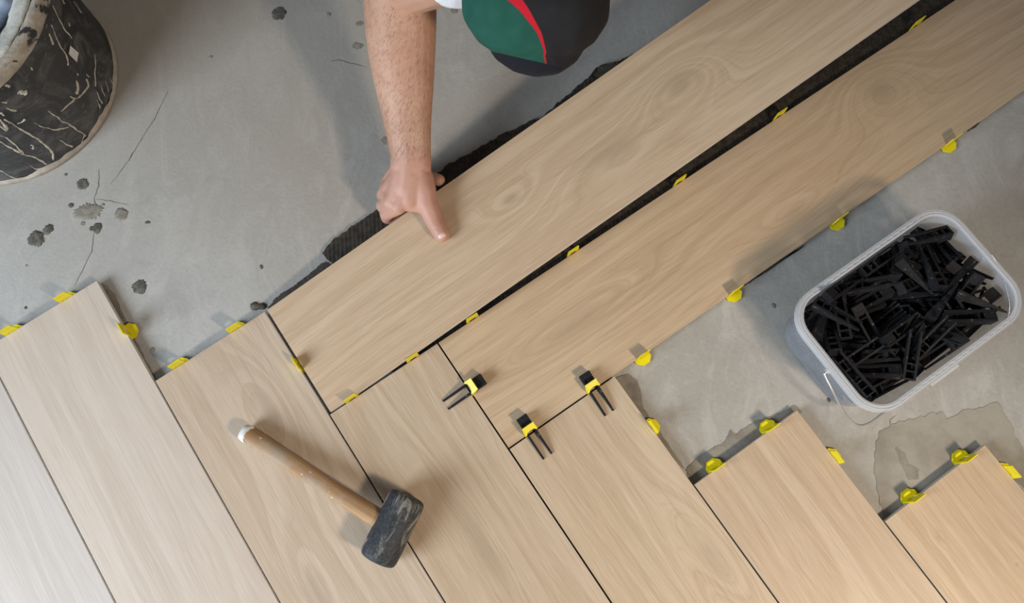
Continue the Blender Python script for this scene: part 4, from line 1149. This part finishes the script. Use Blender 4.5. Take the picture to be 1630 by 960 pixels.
# hair on the head
m = MB()
round_cone(m, headc + Vector((0, 0.022, 0.028)), headc + Vector((0, 0.0, 0.03)), 0.094, 0.080); round_cone(m, headc + Vector((0, 0.05, 0.0)), headc + Vector((0, 0.04, -0.03)), 0.072, 0.06)
M['hair_head'] = mottled('short_hair', (0.030, 0.019, 0.012, 1), (0.07, 0.045, 0.03, 1), 150, 0.6, 0.3, bump=0.8, bscale=300)
fuse('hair', m, 0.006, 3, M['hair_head'], person)
# ---- white t-shirt
M['shirt'] = mottled('white_cotton', (0.74, 0.75, 0.77, 1), (0.82, 0.83, 0.84, 1), 25, 0.85, 0.2, bump=0.4, bscale=18, bdist=0.008)
m = MB()
hem = el.lerp(shoulder, 0.30) + Vector((0.038, -0.010, 0.006))
chain(m, [hem, el.lerp(shoulder, 0.7) + Vector((0.004, 0, 0)), shoulder], [0.064, 0.068, 0.074])
chain(m, [Lsh.lerp(lel, 0.55), Lsh], [0.064, 0.074])
round_cone(m, shoulder, chest, 0.074, 0.118); round_cone(m, Lsh, chest, 0.074, 0.118); round_cone(m, chest, belly + Vector((0, 0.06, -0.02)), 0.138, 0.140); round_cone(m, chest, neck, 0.10, 0.062)
fuse('shirt', m, 0.006, 6, M['shirt'], person)
# ---- work trousers: black with green knee panel, red piping
def trouser_material(tro):
    from mathutils.bvhtree import BVHTree
    bvh = BVHTree.FromPolygons([v.co.copy() for v in tro.data.vertices], [tuple(p.vertices) for p in tro.data.polygons])
    def at(u, v, z):                                  # seam points lie on the cloth itself
        h_ = bvh.ray_cast(Vector((0, 0, CAM_Z)), ray(u, v).normalized())[0]
        return h_ if h_ is not None else Vector((0, 0, CAM_Z)) + ray(u, v) * ((z - CAM_Z) / ray(u, v).z)
    t = NT('work_trousers', 0.85, 0.2)
    s = t.n('ShaderNodeSeparateXYZ'); t.L(t.co(), s.inputs[0]); x, y, z = s.outputs
    def side(p, q):                                   # signed distance from the upright plane through p and q, positive on the +x side
        d = (q - p); d.z = 0; d.normalize(); n = Vector((-d.y, d.x)); 
        if n.x < 0: n = -n
        return t.math('ADD', t.math('MULTIPLY', x, n.x), t.math('MULTIPLY_ADD', y, n.y, -(p.x * n.x + p.y * n.y)))
    left = side(at(810, 2, .455), at(866, 84, .42)); right = side(at(833, 2, .455), at(869, 84, .42))
    e = 0.0006
    pe = at(867, 84, .42)
    red = t.math('MULTIPLY', t.rng(left, -e, e), t.rng(right, e, -e))
    fn = t.noise(t.co(), 60, 3, 0.5)
    g1c = t.mix(fn, (0.010, 0.066, 0.046), (0.020, 0.098, 0.070)); bk = t.mix(fn, (0.013, 0.013, 0.015), (0.022, 0.021, 0.022))
    c = t.mix(t.rng(left, e, -e), bk, g1c)
    c = t.mix(red, c, (0.52, 0.012, 0.025))
    # below the end of the piping the panel runs to a point
    tip = t.math('MULTIPLY', t.rng(side(at(862, 80, .40), at(882, 99, .38)), e, -e), t.rng(y, pe.y + e, pe.y - e))
    c = t.mix(tip, c, g1c)
    # dark knee-pad cuff below the panel: under a slanted plane through three seam points
    a_, b_, c_ = at(766, 78, .38), at(815, 92, .36), at(880, 104, .36)
    if (c_ - a_).length > 0.03:
        nz_ = (c_ - a_).cross(ray(815, 90)).normalized()
        if nz_.z < 0: nz_ = -nz_
        dd_ = t.math('ADD', t.math('MULTIPLY', x, nz_.x), t.math('MULTIPLY_ADD', y, nz_.y, t.math('MULTIPLY_ADD', z, nz_.z, -a_.dot(nz_))))
        c = t.mix(t.rng(dd_, e, -e), c, (0.010, 0.011, 0.018))
    legs = t.rng(y, 0.80, 0.801); c = t.mix(legs, c, bk)
    leftleg = t.rng(x, 0.16, 0.161); c = t.mix(leftleg, c, bk)
    t.color(c); t.bump(t.noise(t.co(), 900, 2, 0.5), 0.25, 0.0005); return t.m
kn = at(853, -6, 0.375)
hipR, hipL = Vector((0.12, 1.03, 0.40)), Vector((0.30, 1.05, 0.42))
m = MB()
chain(m, [hipR, hipR.lerp(kn, 0.55) + Vector((0.0, 0, 0.03)), kn + Vector((0, 0.03, 0.0))], [0.105, 0.098, 0.084])
round_cone(m, kn + Vector((-0.018, 0.0, 0.0)), kn + Vector((0.018, 0.0, 0.0)), 0.078, 0.078)
round_cone(m, kn + Vector((0.0, -0.006, -0.035)), kn + Vector((0.0, 0.02, -0.075)), 0.076, 0.070)
round_cone(m, kn + Vector((0.075, 0.045, 0.03)), kn + Vector((0.098, 0.10, 0.03)), 0.022, 0.030)       # side pocket fold
ank = Vector((0.03, 0.98, 0.155))
chain(m, [kn + Vector((0, 0.03, -0.05)), kn.lerp(ank, 0.5), ank], [0.070, 0.072, 0.062])
kl, al = Vector((0.42, 1.06, 0.085)), Vector((0.37, 1.44, 0.085))
chain(m, [hipL, kl, al], [0.105, 0.080, 0.060])
round_cone(m, hipR, hipL, 0.11, 0.11); round_cone(m, (hipR + hipL) / 2 + Vector((0, 0.02, 0.0)), belly, 0.135, 0.125)
tro = fuse('trousers', m, 0.0045, 5, M['shirt'], person)
# cloth wrinkles
_no = [n_.vector.copy() for n_ in tro.data.vertex_normals]
_co = []
for i_, vtx in enumerate(tro.data.vertices):
    p = vtx.co; d = noise.noise(Vector((p.x * 14 + p.z * 6, p.y * 9, p.z * 17))) * 0.0042
    q = p + _no[i_] * d; _co += [q.x, q.y, q.z]
tro.data.vertices.foreach_set('co', _co); tro.data.update()
tro.data.materials.clear(); tro.data.materials.append(trouser_material(tro))
# ---- shoes
M['shoe'] = mottled('work_shoe', (0.03, 0.027, 0.025, 1), (0.06, 0.055, 0.05, 1), 30, 0.7, 0.3)
for nm, pts in (('shoe', [(0.03, 0.99, 0.125), (0.028, 0.93, 0.080), (0.027, 0.87, 0.045)]), ('shoe', [(0.37, 1.47, 0.115), (0.365, 1.50, 0.075), (0.36, 1.47, 0.045)])):
    m = MB(); chain(m, [Vector(p) for p in pts], [0.045, 0.044, 0.040]); round_cone(m, Vector(pts[0]), Vector(pts[0]) + Vector((0, 0.02, 0.02)), 0.05, 0.05)
    fuse(nm, m, 0.006, 4, M['shoe'], person)
